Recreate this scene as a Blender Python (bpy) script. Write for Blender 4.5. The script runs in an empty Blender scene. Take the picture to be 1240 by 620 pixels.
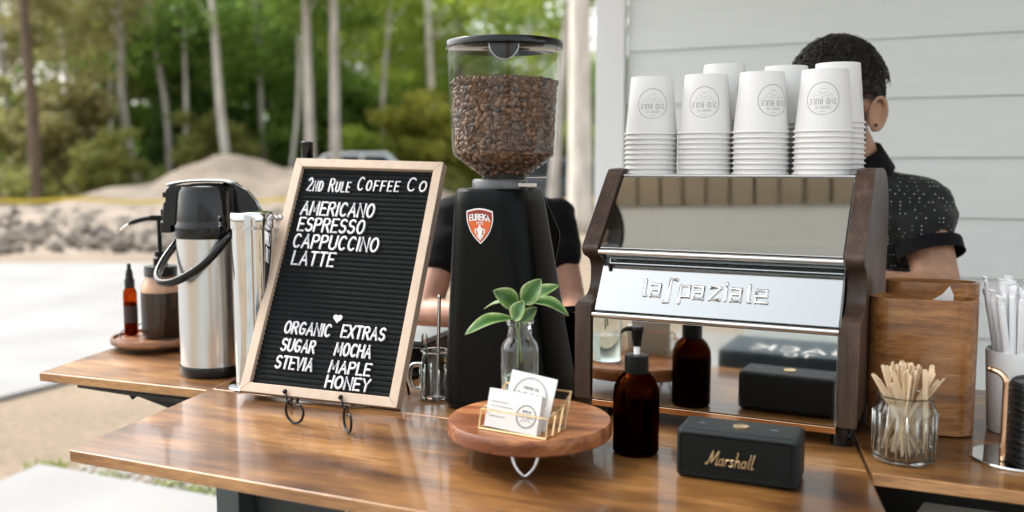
import bpy, math, random
import numpy as np
from mathutils import Vector, Matrix, noise
random.seed(7)
V = Vector
R = math.radians
PI = math.pi
sc = bpy.context.scene
col = sc.collection

# ------------------------------------------------------------------ survey helpers (photo 1240x620)
F = 1120.0
TH = math.atan(110 / 1120)
H = 1.32          # camera height
TT = 0.90         # cart top height
cT, sT = math.cos(TH), math.sin(TH)
CAM = V((0, 0, H))


def ray(x, y):
    a = (x - 620) / F
    u = (310 - y) / F
    return V((a, cT + u * sT, -sT + u * cT))


def onz(x, y, z=TT):
    r = ray(x, y)
    return CAM + r * ((z - H) / r.z)


def aty(x, y, Y):
    r = ray(x, y)
    return CAM + r * (Y / r.y)


def onplane(x, y, P, N):
    r = ray(x, y)
    return CAM + r * ((P - CAM).dot(N) / r.dot(N))


# ------------------------------------------------------------------ object helpers
def tag(o, label=None, cat=None, group=None, kind=None):
    if label: o['label'] = label
    if cat: o['category'] = cat
    if group: o['group'] = group
    if kind: o['kind'] = kind
    return o


def empty(name, loc=(0, 0, 0), rz=0.0, label=None, cat=None, group=None):
    o = bpy.data.objects.new(name, None)
    col.objects.link(o)
    o.empty_display_size = .02
    o.location = loc
    o.rotation_euler = (0, 0, rz)
    return tag(o, label, cat, group)


def copy_tree(o, parent=None):
    c = o.copy()
    col.objects.link(c)
    c.parent = parent
    for ch in list(o.children):
        copy_tree(ch, c)
    return c


class MB:
    def __init__(s):
        s.v = []; s.f = []

    def add(s, vs, fs):
        b = len(s.v)
        s.v += [tuple(p) for p in vs]
        s.f += [tuple(i + b for i in f) for f in fs]
        return s

    def box(s, c, d, rz=0.0, M=None):
        c = V(c); x, y, z = d[0] / 2, d[1] / 2, d[2] / 2
        Rm = M if M is not None else Matrix.Rotation(rz, 3, 'Z')
        vs = [c + Rm @ V((i * x, j * y, k * z)) for k in (-1, 1) for i, j in ((-1, -1), (1, -1), (1, 1), (-1, 1))]
        return s.add(vs, [(3, 2, 1, 0), (4, 5, 6, 7), (0, 1, 5, 4), (1, 2, 6, 5), (2, 3, 7, 6), (3, 0, 4, 7)])

    def prism(s, poly, vec):
        """poly: list of 3D points, extruded along vec"""
        n = len(poly); vec = V(vec)
        vs = [V(p) for p in poly] + [V(p) + vec for p in poly]
        fs = [tuple(range(n))[::-1], tuple(range(n, 2 * n))]
        fs += [(i, (i + 1) % n, n + (i + 1) % n, n + i) for i in range(n)]
        return s.add(vs, fs)

    def loft(s, rings, cap=True, closed=True):
        n = len(rings[0]); vs = [p for r in rings for p in r]; fs = []
        for k in range(len(rings) - 1):
            for i in range(n if closed else n - 1):
                j = (i + 1) % n
                fs.append((k * n + i, k * n + j, (k + 1) * n + j, (k + 1) * n + i))
        if cap:
            fs.append(tuple(range(n))[::-1]); m = (len(rings) - 1) * n
            fs.append(tuple(range(m, m + n)))
        return s.add(vs, fs)

    def lathe(s, prof, c=(0, 0, 0), n=48, cap=False):
        c = V(c)
        rings = [[c + V((r * math.cos(2 * PI * i / n), r * math.sin(2 * PI * i / n), z)) for i in range(n)] for r, z in prof]
        return s.loft(rings, cap=cap)

    def tube(s, path, r, n=8, cap=True, flat=None):
        path = [V(p) for p in path]
        if not hasattr(r, '__len__'): r = [r] * len(path)
        rings = []; up = None
        for i, p in enumerate(path):
            t = (path[min(i + 1, len(path) - 1)] - path[max(i - 1, 0)])
            if t.length < 1e-9: t = V((0, 0, 1))
            t.normalize()
            if up is None:
                up = V((0, 0, 1)) if abs(t.z) < .9 else V((0, 1, 0))
            a = t.cross(up)
            if a.length < 1e-5: a = t.orthogonal()
            a.normalize(); b = a.cross(t).normalized(); up = b
            fa, fb = flat if flat else (1, 1)
            rings.append([p + (a * math.cos(2 * PI * k / n) * fa + b * math.sin(2 * PI * k / n) * fb) * r[i] for k in range(n)])
        return s.loft(rings, cap=cap)

    def ball(s, c, r, n=12, m=8, M=None):
        c = V(c)
        if not hasattr(r, '__len__'): r = (r, r, r)
        rings = []
        for j in range(m + 1):
            ph = -PI / 2 + PI * j / m
            cr = max(math.cos(ph), .01)
            ring = []
            for i in range(n):
                p = V((r[0] * cr * math.cos(2 * PI * i / n), r[1] * cr * math.sin(2 * PI * i / n), r[2] * math.sin(ph)))
                if M is not None: p = M @ p
                ring.append(c + p)
            rings.append(ring)
        return s.loft(rings)

    def build(s, name, mat=None, parent=None, smooth=False, bevel=0, seg=2, ang=40, sub=0, solid=0):
        me = bpy.data.meshes.new(name)
        me.from_pydata(s.v, [], s.f)
        me.validate()
        o = bpy.data.objects.new(name, me)
        col.objects.link(o)
        if mat: me.materials.append(mat)
        if parent: o.parent = parent
        if smooth:
            me.polygons.foreach_set('use_smooth', [True] * len(me.polygons))
            if smooth == 'auto':
                me.set_sharp_from_angle(angle=R(ang))
        if solid:
            m = o.modifiers.new('s', 'SOLIDIFY'); m.thickness = solid; m.offset = -1
        if bevel:
            m = o.modifiers.new('b', 'BEVEL'); m.width = bevel; m.segments = seg
            m.limit_method = 'ANGLE'; m.angle_limit = R(ang)
            me.polygons.foreach_set('use_smooth', [True] * len(me.polygons))
            m.harden_normals = True
        if sub:
            m = o.modifiers.new('u', 'SUBSURF'); m.levels = m.render_levels = sub
        return o


def bez(pts, n=8):
    """Catmull-Rom through points"""
    P = [V(p) for p in pts]; out = []
    for i in range(len(P) - 1):
        p0 = P[max(i - 1, 0)]; p1 = P[i]; p2 = P[i + 1]; p3 = P[min(i + 2, len(P) - 1)]
        for k in range(n):
            t = k / n
            out.append(.5 * ((2 * p1) + (p2 - p0) * t + (2 * p0 - 5 * p1 + 4 * p2 - p3) * t * t + (3 * p1 - p0 - 3 * p2 + p3) * t ** 3))
    out.append(P[-1])
    return out


def rrect(w, d, r, n=6, cx=0, cy=0, z=0):
    pts = []
    for (sx, sy, a0) in ((1, 1, 0), (-1, 1, 90), (-1, -1, 180), (1, -1, 270)):
        for k in range(n + 1):
            a = R(a0 + 90 * k / n)
            pts.append(V((cx + sx * (w / 2 - r) + r * math.cos(a), cy + sy * (d / 2 - r) + r * math.sin(a), z)))
    return pts


# ------------------------------------------------------------------ materials
def newmat(name):
    m = bpy.data.materials.new(name); m.use_nodes = True
    nt = m.node_tree; nt.nodes.clear()
    out = nt.nodes.new('ShaderNodeOutputMaterial')
    return m, nt, out


def N(nt, t, **kw):
    n = nt.nodes.new(t)
    for k, v in kw.items():
        if k in n.inputs.keys() if isinstance(k, str) else False:
            n.inputs[k].default_value = v
        else:
            setattr(n, k, v)
    return n


def pr(name, c, rough=.5, metal=0., spec=.5, coat=0., coatr=.1, trans=0., ior=1.45, sss=0., var=0., vscale=8., bump=0., bscale=60., rvar=0., sheen=0., vec='Object', stretch=(1, 1, 1), aniso=0.):
    m, nt, out = newmat(name)
    b = nt.nodes.new('ShaderNodeBsdfPrincipled')
    nt.links.new(b.outputs[0], out.inputs[0])
    I = b.inputs
    I['Base Color'].default_value = (*c, 1); I['Roughness'].default_value = rough; I['Metallic'].default_value = metal
    I['Specular IOR Level'].default_value = spec; I['Coat Weight'].default_value = coat; I['Coat Roughness'].default_value = coatr
    I['Transmission Weight'].default_value = trans; I['IOR'].default_value = ior
    I['Anisotropic'].default_value = aniso
    if sss:
        I['Subsurface Weight'].default_value = sss; I['Subsurface Radius'].default_value = (1, .35, .2); I['Subsurface Scale'].default_value = .006
    if sheen:
        I['Sheen Weight'].default_value = sheen
    if var or bump or rvar:
        tc = nt.nodes.new('ShaderNodeTexCoord'); mp = nt.nodes.new('ShaderNodeMapping')
        mp.inputs['Scale'].default_value = stretch
        nt.links.new(tc.outputs[vec], mp.inputs[0])
        n1 = nt.nodes.new('ShaderNodeTexNoise'); n1.inputs['Scale'].default_value = vscale; n1.inputs['Detail'].default_value = 6
        nt.links.new(mp.outputs[0], n1.inputs['Vector'])
        if var:
            rp = nt.nodes.new('ShaderNodeValToRGB')
            rp.color_ramp.elements[0].position = .3; rp.color_ramp.elements[1].position = .7
            rp.color_ramp.elements[0].color = (*[x * (1 - var) for x in c], 1)
            rp.color_ramp.elements[1].color = (*[min(1, x * (1 + var)) for x in c], 1)
            nt.links.new(n1.outputs[0], rp.inputs[0]); nt.links.new(rp.outputs[0], I['Base Color'])
        if rvar:
            mr = nt.nodes.new('ShaderNodeMapRange'); mr.inputs[3].default_value = max(0, rough - rvar); mr.inputs[4].default_value = rough + rvar
            nt.links.new(n1.outputs[0], mr.inputs[0]); nt.links.new(mr.outputs[0], I['Roughness'])
        if bump:
            n2 = nt.nodes.new('ShaderNodeTexNoise'); n2.inputs['Scale'].default_value = bscale; n2.inputs['Detail'].default_value = 4
            nt.links.new(mp.outputs[0], n2.inputs['Vector'])
            bp = nt.nodes.new('ShaderNodeBump'); bp.inputs['Strength'].default_value = bump; bp.inputs['Distance'].default_value = .002
            nt.links.new(n2.outputs[0], bp.inputs['Height']); nt.links.new(bp.outputs[0], I['Normal'])
    return m


def wood(name, cols, rz=0., scale=1., rough=.3, coat=0., axis='X', blotch=.5, plank=0., bump=.15, lo=.32):
    """stained wood; grain runs along local axis after rotating by rz"""
    m, nt, out = newmat(name)
    L = nt.links.new
    b = nt.nodes.new('ShaderNodeBsdfPrincipled'); L(b.outputs[0], out.inputs[0])
    b.inputs['Coat Weight'].default_value = coat; b.inputs['Coat Roughness'].default_value = .08
    tc = nt.nodes.new('ShaderNodeTexCoord')
    m1 = nt.nodes.new('ShaderNodeMapping'); m1.inputs['Rotation'].default_value = (0, 0, rz)
    L(tc.outputs['Object'], m1.inputs[0])
    st = {'X': (1.2, 14, 14), 'Y': (14, 1.2, 14), 'Z': (14, 14, 1.2)}[axis]
    m2 = nt.nodes.new('ShaderNodeMapping'); m2.inputs['Scale'].default_value = tuple(s * scale for s in st)
    L(m1.outputs[0], m2.inputs[0])
    # big warp
    nb = nt.nodes.new('ShaderNodeTexNoise'); nb.inputs['Scale'].default_value = 3.2 * scale; nb.inputs['Detail'].default_value = 4
    nb.inputs['Distortion'].default_value = .6
    mb = nt.nodes.new('ShaderNodeMapping'); mb.inputs['Scale'].default_value = tuple(max(1., s / 5) for s in st)
    L(m1.outputs[0], mb.inputs[0]); L(mb.outputs[0], nb.inputs['Vector'])
    n1 = nt.nodes.new('ShaderNodeTexNoise'); n1.inputs['Scale'].default_value = 2.2; n1.inputs['Detail'].default_value = 8; n1.inputs['Roughness'].default_value = .62
    n1.inputs['Distortion'].default_value = .8
    L(m2.outputs[0], n1.inputs['Vector'])
    mx = nt.nodes.new('ShaderNodeMix'); mx.data_type = 'FLOAT'; mx.inputs[0].default_value = blotch
    L(n1.outputs[0], mx.inputs[2]); L(nb.outputs[0], mx.inputs[3])
    val = mx.outputs[0]
    if plank:
        sp = nt.nodes.new('ShaderNodeSeparateXYZ'); L(m1.outputs[0], sp.inputs[0])
        dv = nt.nodes.new('ShaderNodeMath'); dv.operation = 'DIVIDE'; dv.inputs[1].default_value = plank
        L(sp.outputs['Y' if axis == 'X' else 'X'], dv.inputs[0])
        fl = nt.nodes.new('ShaderNodeMath'); fl.operation = 'FLOOR'; L(dv.outputs[0], fl.inputs[0])
        wn = nt.nodes.new('ShaderNodeTexWhiteNoise'); wn.noise_dimensions = '1D'; L(fl.outputs[0], wn.inputs['W'])
        ma = nt.nodes.new('ShaderNodeMath'); ma.operation = 'MULTIPLY_ADD'; ma.inputs[1].default_value = .17
        L(wn.outputs[0], ma.inputs[0]); L(val, ma.inputs[2])
        sb = nt.nodes.new('ShaderNodeMath'); sb.operation = 'SUBTRACT'; sb.inputs[1].default_value = .085
        L(ma.outputs[0], sb.inputs[0]); val = sb.outputs[0]
    rp = nt.nodes.new('ShaderNodeValToRGB'); e = rp.color_ramp.elements
    while len(e) < len(cols): e.new(.5)
    for i, c in enumerate(cols):
        e[i].position = lo + (1 - 2 * lo) * i / (len(cols) - 1); e[i].color = (*c, 1)
    L(val, rp.inputs[0])
    # fine pores
    n3 = nt.nodes.new('ShaderNodeTexNoise'); n3.inputs['Scale'].default_value = 16; n3.inputs['Detail'].default_value = 3
    L(m2.outputs[0], n3.inputs['Vector'])
    mr = nt.nodes.new('ShaderNodeMapRange'); mr.inputs[1].default_value = .35; mr.inputs[2].default_value = .6; mr.inputs[3].default_value = .72; mr.inputs[4].default_value = 1.05
    L(n3.outputs[0], mr.inputs[0])
    mc = nt.nodes.new('ShaderNodeMix'); mc.data_type = 'RGBA'; mc.blend_type = 'MULTIPLY'; mc.inputs[0].default_value = 1
    L(rp.outputs[0], mc.inputs[6]); L(mr.outputs[0], mc.inputs[7])
    L(mc.outputs[2], b.inputs['Base Color'])
    r2 = nt.nodes.new('ShaderNodeMapRange'); r2.inputs[3].default_value = rough * .7; r2.inputs[4].default_value = rough * 1.4
    L(nb.outputs[0], r2.inputs[0]); L(r2.outputs[0], b.inputs['Roughness'])
    bp = nt.nodes.new('ShaderNodeBump'); bp.inputs['Strength'].default_value = bump; bp.inputs['Distance'].default_value = .0008
    L(n1.outputs[0], bp.inputs['Height']); L(bp.outputs[0], b.inputs['Normal'])
    return m


def leafmat(name, c1, c2, tr=.35):
    m, nt, out = newmat(name); L = nt.links.new
    tc = nt.nodes.new('ShaderNodeTexCoord'); oi = nt.nodes.new('ShaderNodeObjectInfo')
    ge = nt.nodes.new('ShaderNodeNewGeometry')
    n = nt.nodes.new('ShaderNodeTexNoise'); n.inputs['Scale'].default_value = .9; n.inputs['Detail'].default_value = 3
    L(ge.outputs['Position'], n.inputs['Vector'])
    ad = nt.nodes.new('ShaderNodeMath'); ad.operation = 'MULTIPLY_ADD'; ad.inputs[1].default_value = .35
    L(ge.outputs['Random Per Island'], ad.inputs[0]); L(n.outputs[0], ad.inputs[2])
    rp = nt.nodes.new('ShaderNodeValToRGB'); rp.color_ramp.elements[0].position = .4; rp.color_ramp.elements[1].position = .9
    rp.color_ramp.elements[0].color = (*c1, 1); rp.color_ramp.elements[1].color = (*c2, 1)
    L(ad.outputs[0], rp.inputs[0])
    b = nt.nodes.new('ShaderNodeBsdfPrincipled'); b.inputs['Roughness'].default_value = .55; b.inputs['Specular IOR Level'].default_value = .3
    t = nt.nodes.new('ShaderNodeBsdfTranslucent'); L(rp.outputs[0], b.inputs['Base Color']); L(rp.outputs[0], t.inputs[0])
    mx = nt.nodes.new('ShaderNodeMixShader'); mx.inputs[0].default_value = tr
    L(b.outputs[0], mx.inputs[1]); L(t.outputs[0], mx.inputs[2]); L(mx.outputs[0], out.inputs[0])
    return m


def glassmat(name, c=(1, 1, 1), rough=0., ior=1.45, thin=False):
    """glass that lets soft light through; thin=True for thin clear plastic"""
    m, nt, out = newmat(name); L = nt.links.new
    if thin:
        lw = nt.nodes.new('ShaderNodeLayerWeight'); lw.inputs[0].default_value = .5
        pw = nt.nodes.new('ShaderNodeMath'); pw.operation = 'POWER'; pw.inputs[1].default_value = 4.5; L(lw.outputs['Facing'], pw.inputs[0])
        fr = nt.nodes.new('ShaderNodeMath'); fr.operation = 'MULTIPLY_ADD'; fr.inputs[1].default_value = .75; fr.inputs[2].default_value = .05; L(pw.outputs[0], fr.inputs[0])
        tr = nt.nodes.new('ShaderNodeBsdfTransparent'); tr.inputs[0].default_value = (*c, 1)
        gl = nt.nodes.new('ShaderNodeBsdfGlossy'); gl.inputs['Roughness'].default_value = rough
        mx = nt.nodes.new('ShaderNodeMixShader'); L(fr.outputs[0], mx.inputs[0]); L(tr.outputs[0], mx.inputs[1]); L(gl.outputs[0], mx.inputs[2])
        L(mx.outputs[0], out.inputs[0])
    else:
        b = nt.nodes.new('ShaderNodeBsdfGlass'); b.inputs[0].default_value = (*c, 1); b.inputs['Roughness'].default_value = rough; b.inputs['IOR'].default_value = ior
        L(b.outputs[0], out.inputs[0])
    return m


CART_YAW = math.atan2(-.407, .913)
m_table = wood('cart_wood', [(.038, .014, .005), (.12, .050, .014), (.25, .115, .032), (.38, .195, .066)], rz=-CART_YAW, scale=1.0, rough=.34, coat=.35, blotch=.7, plank=.13, bump=.08, lo=.34)
m_tedge = wood('edge_wood', [(.20, .085, .028), (.40, .20, .075), (.55, .31, .13)], rz=-CART_YAW, scale=2, rough=.3, coat=.2)
m_walnut = wood('walnut_panel', [(.035, .02, .014), (.07, .04, .028), (.12, .075, .052)], scale=2.2, rough=.42, axis='Z', blotch=.3)
m_acacia = wood('acacia_round', [(.17, .05, .016), (.38, .145, .05), (.52, .25, .10)], rz=R(35), scale=2.0, rough=.4, blotch=.6, plank=.06, lo=.37)
m_tray = wood('tray_wood', [(.12, .045, .02), (.28, .12, .05), (.45, .24, .12)], rz=R(10), scale=2.2, rough=.35, blotch=.6, plank=.03)
m_maple = pr('maple_frame', (.58, .45, .34), .5, var=.07, vscale=9, stretch=(6, 6, .6), bump=.05, bscale=90)
m_bent = wood('bent_plywood', [(.13, .05, .016), (.32, .135, .04), (.52, .26, .09)], scale=2.6, rough=.3, axis='X', blotch=.35, coat=.5)
m_stick = pr('stick_wood', (.70, .54, .35), .6, var=.15, vscale=30, stretch=(6, 6, .5))
m_black = pr('matt_black', (.008, .008, .008), .42, spec=.35, rvar=.06, bump=.06, bscale=400)
m_gblack = pr('grinder_black', (.003, .0036, .0034), .33, spec=.12, bump=.03, bscale=300, rvar=.05)
m_glossblk = pr('gloss_black', (.005, .005, .005), .09, spec=.5)
m_iron = pr('wrought_iron', (.015, .014, .014), .38, metal=.4)
m_steel = pr('brushed_steel', (.66, .66, .65), .24, metal=1., rvar=.06, vscale=30, stretch=(1, 1, .05), bump=.03, bscale=200)
m_chrome = pr('polished_chrome', (.68, .68, .67), .06, metal=1.)
m_mirror = pr('mirror_steel', (.56, .575, .56), .05, metal=1., rvar=.045, vscale=26, bump=.02, bscale=7, stretch=(1, 1, .6))
m_trimst = pr('steel_trim', (.75, .75, .74), .14, metal=1.)
m_gold = pr('brass_wire', (.82, .60, .33), .25, metal=1.)
m_copper = pr('copper_rod', (.78, .50, .32), .12, metal=1.)
m_hair = pr('dark_hair', (.014, .009, .006), .32, spec=.6)
m_skin = pr('skin', (.43, .245, .155), .48, sss=.10, var=.16, vscale=38, bump=.3, bscale=260, rvar=.1)
m_skin2 = pr('pale_skin', (.46, .26, .185), .5, sss=.10, var=.12, vscale=30, bump=.06, bscale=220)
m_tee = pr('black_cotton', (.005, .005, .006), .9, spec=.2, sheen=.03, bump=.3, bscale=25)
m_felt = pr('black_felt', (.009, .0105, .011), .95, spec=.2, sheen=.08, var=.3, vscale=200, bump=.3, bscale=700)
m_white = pr('white_plastic', (.83, .83, .86), .4)
m_paper = pr('cup_paper', (.74, .74, .72), .65, var=.02, vscale=12)
m_card = pr('card_stock', (.66, .65, .62), .75)
m_ink = pr('grey_ink', (.12, .135, .135), .8)
m_inkd = pr('dark_ink', (.24, .25, .25), .8)
m_spk = pr('speaker_vinyl', (.010, .015, .015), .5, spec=.35, bump=.25, bscale=900)
m_grille = pr('speaker_grille', (.005, .006, .006), .7, spec=.2)
m_green = pr('cart_paint', (.05, .062, .06), .45, var=.1, vscale=5, bump=.05)
m_cer = pr('white_ceramic', (.86, .87, .86), .18, coat=.3)
m_straw = pr('straw_paper', (.93, .94, .95), .8, spec=.2, bump=.2, bscale=150)
m_lid = pr('black_lid', (.012, .014, .015), .28)
m_pump = pr('pump_plastic', (.003, .003, .003), .3, spec=.2)
m_amber = glassmat('amber_glass', (.16, .035, .006), rough=.02)
m_ambred = glassmat('amber_bottle_red', (.62, .20, .05), rough=.02)
m_clear = glassmat('clear_glass', (.97, .985, .98))
m_hop = glassmat('hopper_plastic', (.93, .95, .94), rough=.03, thin=True)
m_liq = pr('dark_syrup', (.03, .014, .008), .2)
m_soapliq = pr('soap_liquid', (.02, .005, .002), .2)
m_jarfilm = pr('syrup_film', (.80, .47, .28), .35, var=.2, vscale=20)
m_bean = pr('coffee_bean', (.10, .045, .022), .36, var=.5, vscale=60, spec=.5)
m_beancore = pr('bean_core', (.04, .018, .01), .8)
m_orange = pr('shield_orange', (.62, .12, .025), .4)
m_dred = pr('shield_red', (.22, .02, .015), .4)
m_emb = pr('logo_white', (.80, .80, .78), .4)
m_gprint = pr('gold_print', (.70, .52, .28), .35, metal=.7)
m_leafplant = None
m_trim = pr('white_trim', (.72, .74, .74), .55, var=.03, vscale=6, bump=.1, bscale=80)


# ------------------------------------------------------------------ stroke lettering
def arc(cx, cy, rx, ry, a0, a1, n=9):
    return [(cx + rx * math.cos(R(a0 + (a1 - a0) * k / n)), cy + ry * math.sin(R(a0 + (a1 - a0) * k / n))) for k in range(n + 1)]


G = {
    'A': (.6, [[(0, 0), (.3, 1), (.6, 0)], [(.11, .34), (.49, .34)]]),
    'B': (.56, [[(0, 0), (0, 1), (.28, 1)] + arc(.28, .77, .22, .23, 90, -90) + [(0, .54)], [(.28, .54)] + arc(.28, .27, .27, .27, 90, -90) + [(0, 0)]]),
    'C': (.56, [arc(.3, .5, .28, .5, 48, 312, 14)]),
    'D': (.56, [[(0, 0), (0, 1), (.2, 1)] + arc(.2, .5, .35, .5, 90, -90) + [(0, 0)]]),
    'E': (.48, [[(.48, 1), (0, 1), (0, 0), (.48, 0)], [(0, .52), (.4, .52)]]),
    'F': (.46, [[(.46, 1), (0, 1), (0, 0)], [(0, .52), (.38, .52)]]),
    'G': (.6, [arc(.3, .5, .28, .5, 48, 325, 14) + [(.57, .45), (.34, .45)]]),
    'H': (.56, [[(0, 0), (0, 1)], [(.56, 0), (.56, 1)], [(0, .52), (.56, .52)]]),
    'I': (.06, [[(.03, 0), (.03, 1)]]),
    'J': (.45, [[(.42, 1), (.42, .25)] + arc(.21, .25, .21, .25, 0, -170)]),
    'K': (.56, [[(0, 0), (0, 1)], [(.54, 1), (0, .42)], [(.18, .6), (.56, 0)]]),
    'L': (.45, [[(0, 1), (0, 0), (.45, 0)]]),
    'M': (.7, [[(0, 0), (.06, 1), (.35, .3), (.64, 1), (.7, 0)]]),
    'N': (.56, [[(0, 0), (0, 1), (.56, 0), (.56, 1)]]),
    'O': (.6, [arc(.3, .5, .29, .5, 90, 450, 18)]),
    'P': (.52, [[(0, 0), (0, 1), (.26, 1)] + arc(.26, .75, .24, .25, 90, -90) + [(0, .5)]]),
    'R': (.56, [[(0, 0), (0, 1), (.27, 1)] + arc(.27, .76, .24, .24, 90, -90) + [(0, .52)], [(.26, .52), (.56, 0)]]),
    'S': (.54, [arc(.28, .75, .24, .25, 35, 260, 9) + arc(.26, .26, .26, .26, 75, -150, 9)]),
    'T': (.54, [[(0, 1), (.54, 1)], [(.27, 1), (.27, 0)]]),
    'U': (.56, [[(0, 1), (0, .28)] + arc(.28, .28, .28, .28, 180, 360) + [(.56, 1)]]),
    'V': (.58, [[(0, 1), (.29, 0), (.58, 1)]]),
    'X': (.56, [[(0, 0), (.56, 1)], [(0, 1), (.56, 0)]]),
    'Y': (.56, [[(0, 1), (.28, .48), (.56, 1)], [(.28, .48), (.28, 0)]]),
    'Z': (.54, [[(0, 1), (.54, 1), (0, 0), (.54, 0)]]),
    '2': (.52, [arc(.26, .73, .24, .27, 160, -30, 9) + [(0, 0), (.52, 0)]]),
    '1': (.2, [[(0, .8), (.14, 1), (.14, 0)]]),
    '9': (.5, [arc(.25, .7, .24, .3, 0, 360, 12) + [(.49, .5)] + arc(.2, .3, .29, .3, 0, -80, 5)]),
    '0': (.52, [arc(.26, .5, .25, .5, 90, 450, 16)]),
    '.': (.06, [[(.02, 0), (.02, .04)]]),
    ' ': (.28, []),
}


def text(s, h, gap=.2, slant=0., width=None, small=.76):
    """polylines in metres, baseline at v=0, starting u=0. lower-case letters become small capitals"""
    out = []; x = 0
    for ch in s:
        k = small if ch.islower() else 1.
        w, st = G[ch.upper()]
        for pl in st:
            out.append([((x + p[0] * k) + slant * p[1] * k, p[1] * k) for p in pl])
        x += w * k + gap
    x -= gap
    sx = (width / x) if width else h
    return [[(p[0] * sx, p[1] * h) for p in pl] for pl in out], x * sx


def tubes(mb, lines, fn, r, n=6, flat=None):
    """round strokes; fn maps (u,v) to 3D"""
    for pl in lines:
        mb.tube([fn(*p) for p in pl], r, n=n, flat=flat)
        for p in pl if len(pl) < 6 else (pl[0], pl[-1]):
            mb.ball(fn(*p), r, 6, 4)


def ribbon(mb, lines, w, fn, lift=0.):
    """flat printed strokes following a surface; every stroke a hair above the one before"""
    for k, pl in enumerate(lines):
        lf = lift + k * 1e-5
        L = []; Rr = []
        for i, p in enumerate(pl):
            a = V(pl[max(i - 1, 0)]); b = V(pl[min(i + 1, len(pl) - 1)]); t = (b - a)
            if t.length < 1e-9: t = V((1, 0))
            t.normalize(); nn = V((-t.y, t.x)) * w / 2
            ex = V((0, 0))
            if i == 0: ex = -t * w / 2
            if i == len(pl) - 1: ex = t * w / 2
            q = V(p) + ex
            L.append(fn(q.x + nn.x, q.y + nn.y, lf)); Rr.append(fn(q.x - nn.x, q.y - nn.y, lf))
        n = len(pl)
        mb.add(L + Rr, [(i, i + 1, n + i + 1, n + i) for i in range(n - 1)])


# ================================================================== SETTING
def ground_mat():
    m, nt, out = newmat('dirt'); L = nt.links.new
    b = nt.nodes.new('ShaderNodeBsdfPrincipled'); b.inputs['Roughness'].default_value = .95; b.inputs['Specular IOR Level'].default_value = .15
    L(b.outputs[0], out.inputs[0])
    tc = nt.nodes.new('ShaderNodeTexCoord')
    n1 = nt.nodes.new('ShaderNodeTexNoise'); n1.inputs['Scale'].default_value = .35; n1.inputs['Detail'].default_value = 10; n1.inputs['Roughness'].default_value = .6
    n2 = nt.nodes.new('ShaderNodeTexNoise'); n2.inputs['Scale'].default_value = 22; n2.inputs['Detail'].default_value = 8; n2.inputs['Roughness'].default_value = .7
    L(tc.outputs['Object'], n1.inputs['Vector']); L(tc.outputs['Object'], n2.inputs['Vector'])
    rp = nt.nodes.new('ShaderNodeValToRGB'); e = rp.color_ramp.elements
    e[0].position = .32; e[0].color = (.185, .15, .108, 1); e[1].position = .68; e[1].color = (.31, .26, .195, 1)
    e.new(.5).color = (.25, .20, .145, 1)
    L(n1.outputs[0], rp.inputs[0])
    mr = nt.nodes.new('ShaderNodeMapRange'); mr.inputs[1].default_value = .3; mr.inputs[2].default_value = .7; mr.inputs[3].default_value = .7; mr.inputs[4].default_value = 1.2
    L(n2.outputs[0], mr.inputs[0])
    mc = nt.nodes.new('ShaderNodeMix'); mc.data_type = 'RGBA'; mc.blend_type = 'MULTIPLY'; mc.inputs[0].default_value = 1
    L(rp.outputs[0], mc.inputs[6]); L(mr.outputs[0], mc.inputs[7]); L(mc.outputs[2], b.inputs['Base Color'])
    bp = nt.nodes.new('ShaderNodeBump'); bp.inputs['Strength'].default_value = .6; bp.inputs['Distance'].default_value = .03
    L(n2.outputs[0], bp.inputs['Height']); L(bp.outputs[0], b.inputs['Normal'])
    return m


m_dirt = ground_mat()
m_conc = pr('concrete', (.225, .224, .218), .85, var=.13, vscale=1.1, bump=.25, bscale=60)
m_rock = pr('rubble_rock', (.20, .175, .145), .9, var=.5, vscale=1.6, bump=.5, bscale=20)
m_mound = pr('mound_soil', (.225, .185, .145), .95, var=.25, vscale=1.2, bump=.6, bscale=15)

g = MB(); S_ = 160
g.add([(-S_, -S_, 0), (S_, -S_, 0), (S_, S_, 0), (-S_, S_, 0)], [(0, 1, 2, 3)])
tag(g.build('ground', m_dirt), 'tan sandy ground of the clearing', kind='structure')

E2 = V((.9135, -.4068, 0)); D2 = V((.4068, .9135, 0)); Dk = V((.228, .974, 0)).normalized()
pe = V((-2.87, 5.07, 0))
q0 = pe - D2 * 6; q1 = pe + D2 * 7.4
MB().prism([q0, q1, q1 - V((30, -2, 0)), q0 - V((30, 0, 0))][::-1], (0, 0, .03)).build('concrete_pad', m_conc, bevel=.01)['kind'] = 'structure'
c0 = V((-2.01, 3.83, 0))
MB().prism([c0, c0 + E2 * 6.5, c0 + E2 * 6.5 - Dk * 7, c0 - Dk * 7][::-1], (0, 0, .06)).build('patio_slab', m_conc, bevel=.01)['kind'] = 'structure'

# rubble bank: nobody could count it
rk = MB()
ico = []
for i in range(2300):
    t = random.random()
    Y = 13.5 + 7.5 * random.random() ** .8
    X = -15 + 12.5 * random.random() + (Y - 13.5) * -.25
    s = .04 + .13 * random.random() ** 2
    zc = .1 + .40 * math.exp(-((Y - 17.5) / 2.2) ** 2) * random.uniform(.6, 1)
    M = Matrix.Rotation(random.uniform(0, 6), 3, V((random.random(), random.random(), random.random())).normalized())
    n0 = len(rk.v)
    rk.ball((X, Y, zc * .8), (s * random.uniform(.7, 1.3), s * random.uniform(.6, 1), s * random.uniform(.45, .8)), 6, 4, M)
    for k in range(n0, len(rk.v)):
        p = V(rk.v[k]); rk.v[k] = tuple(p + V((random.uniform(-1, 1), random.uniform(-1, 1), random.uniform(-1, 1))) * s * .16)
tag(rk.build('rubble', m_rock), 'low bank of broken grey rubble between the concrete and the far dirt', 'rubble', kind='stuff')

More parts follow.
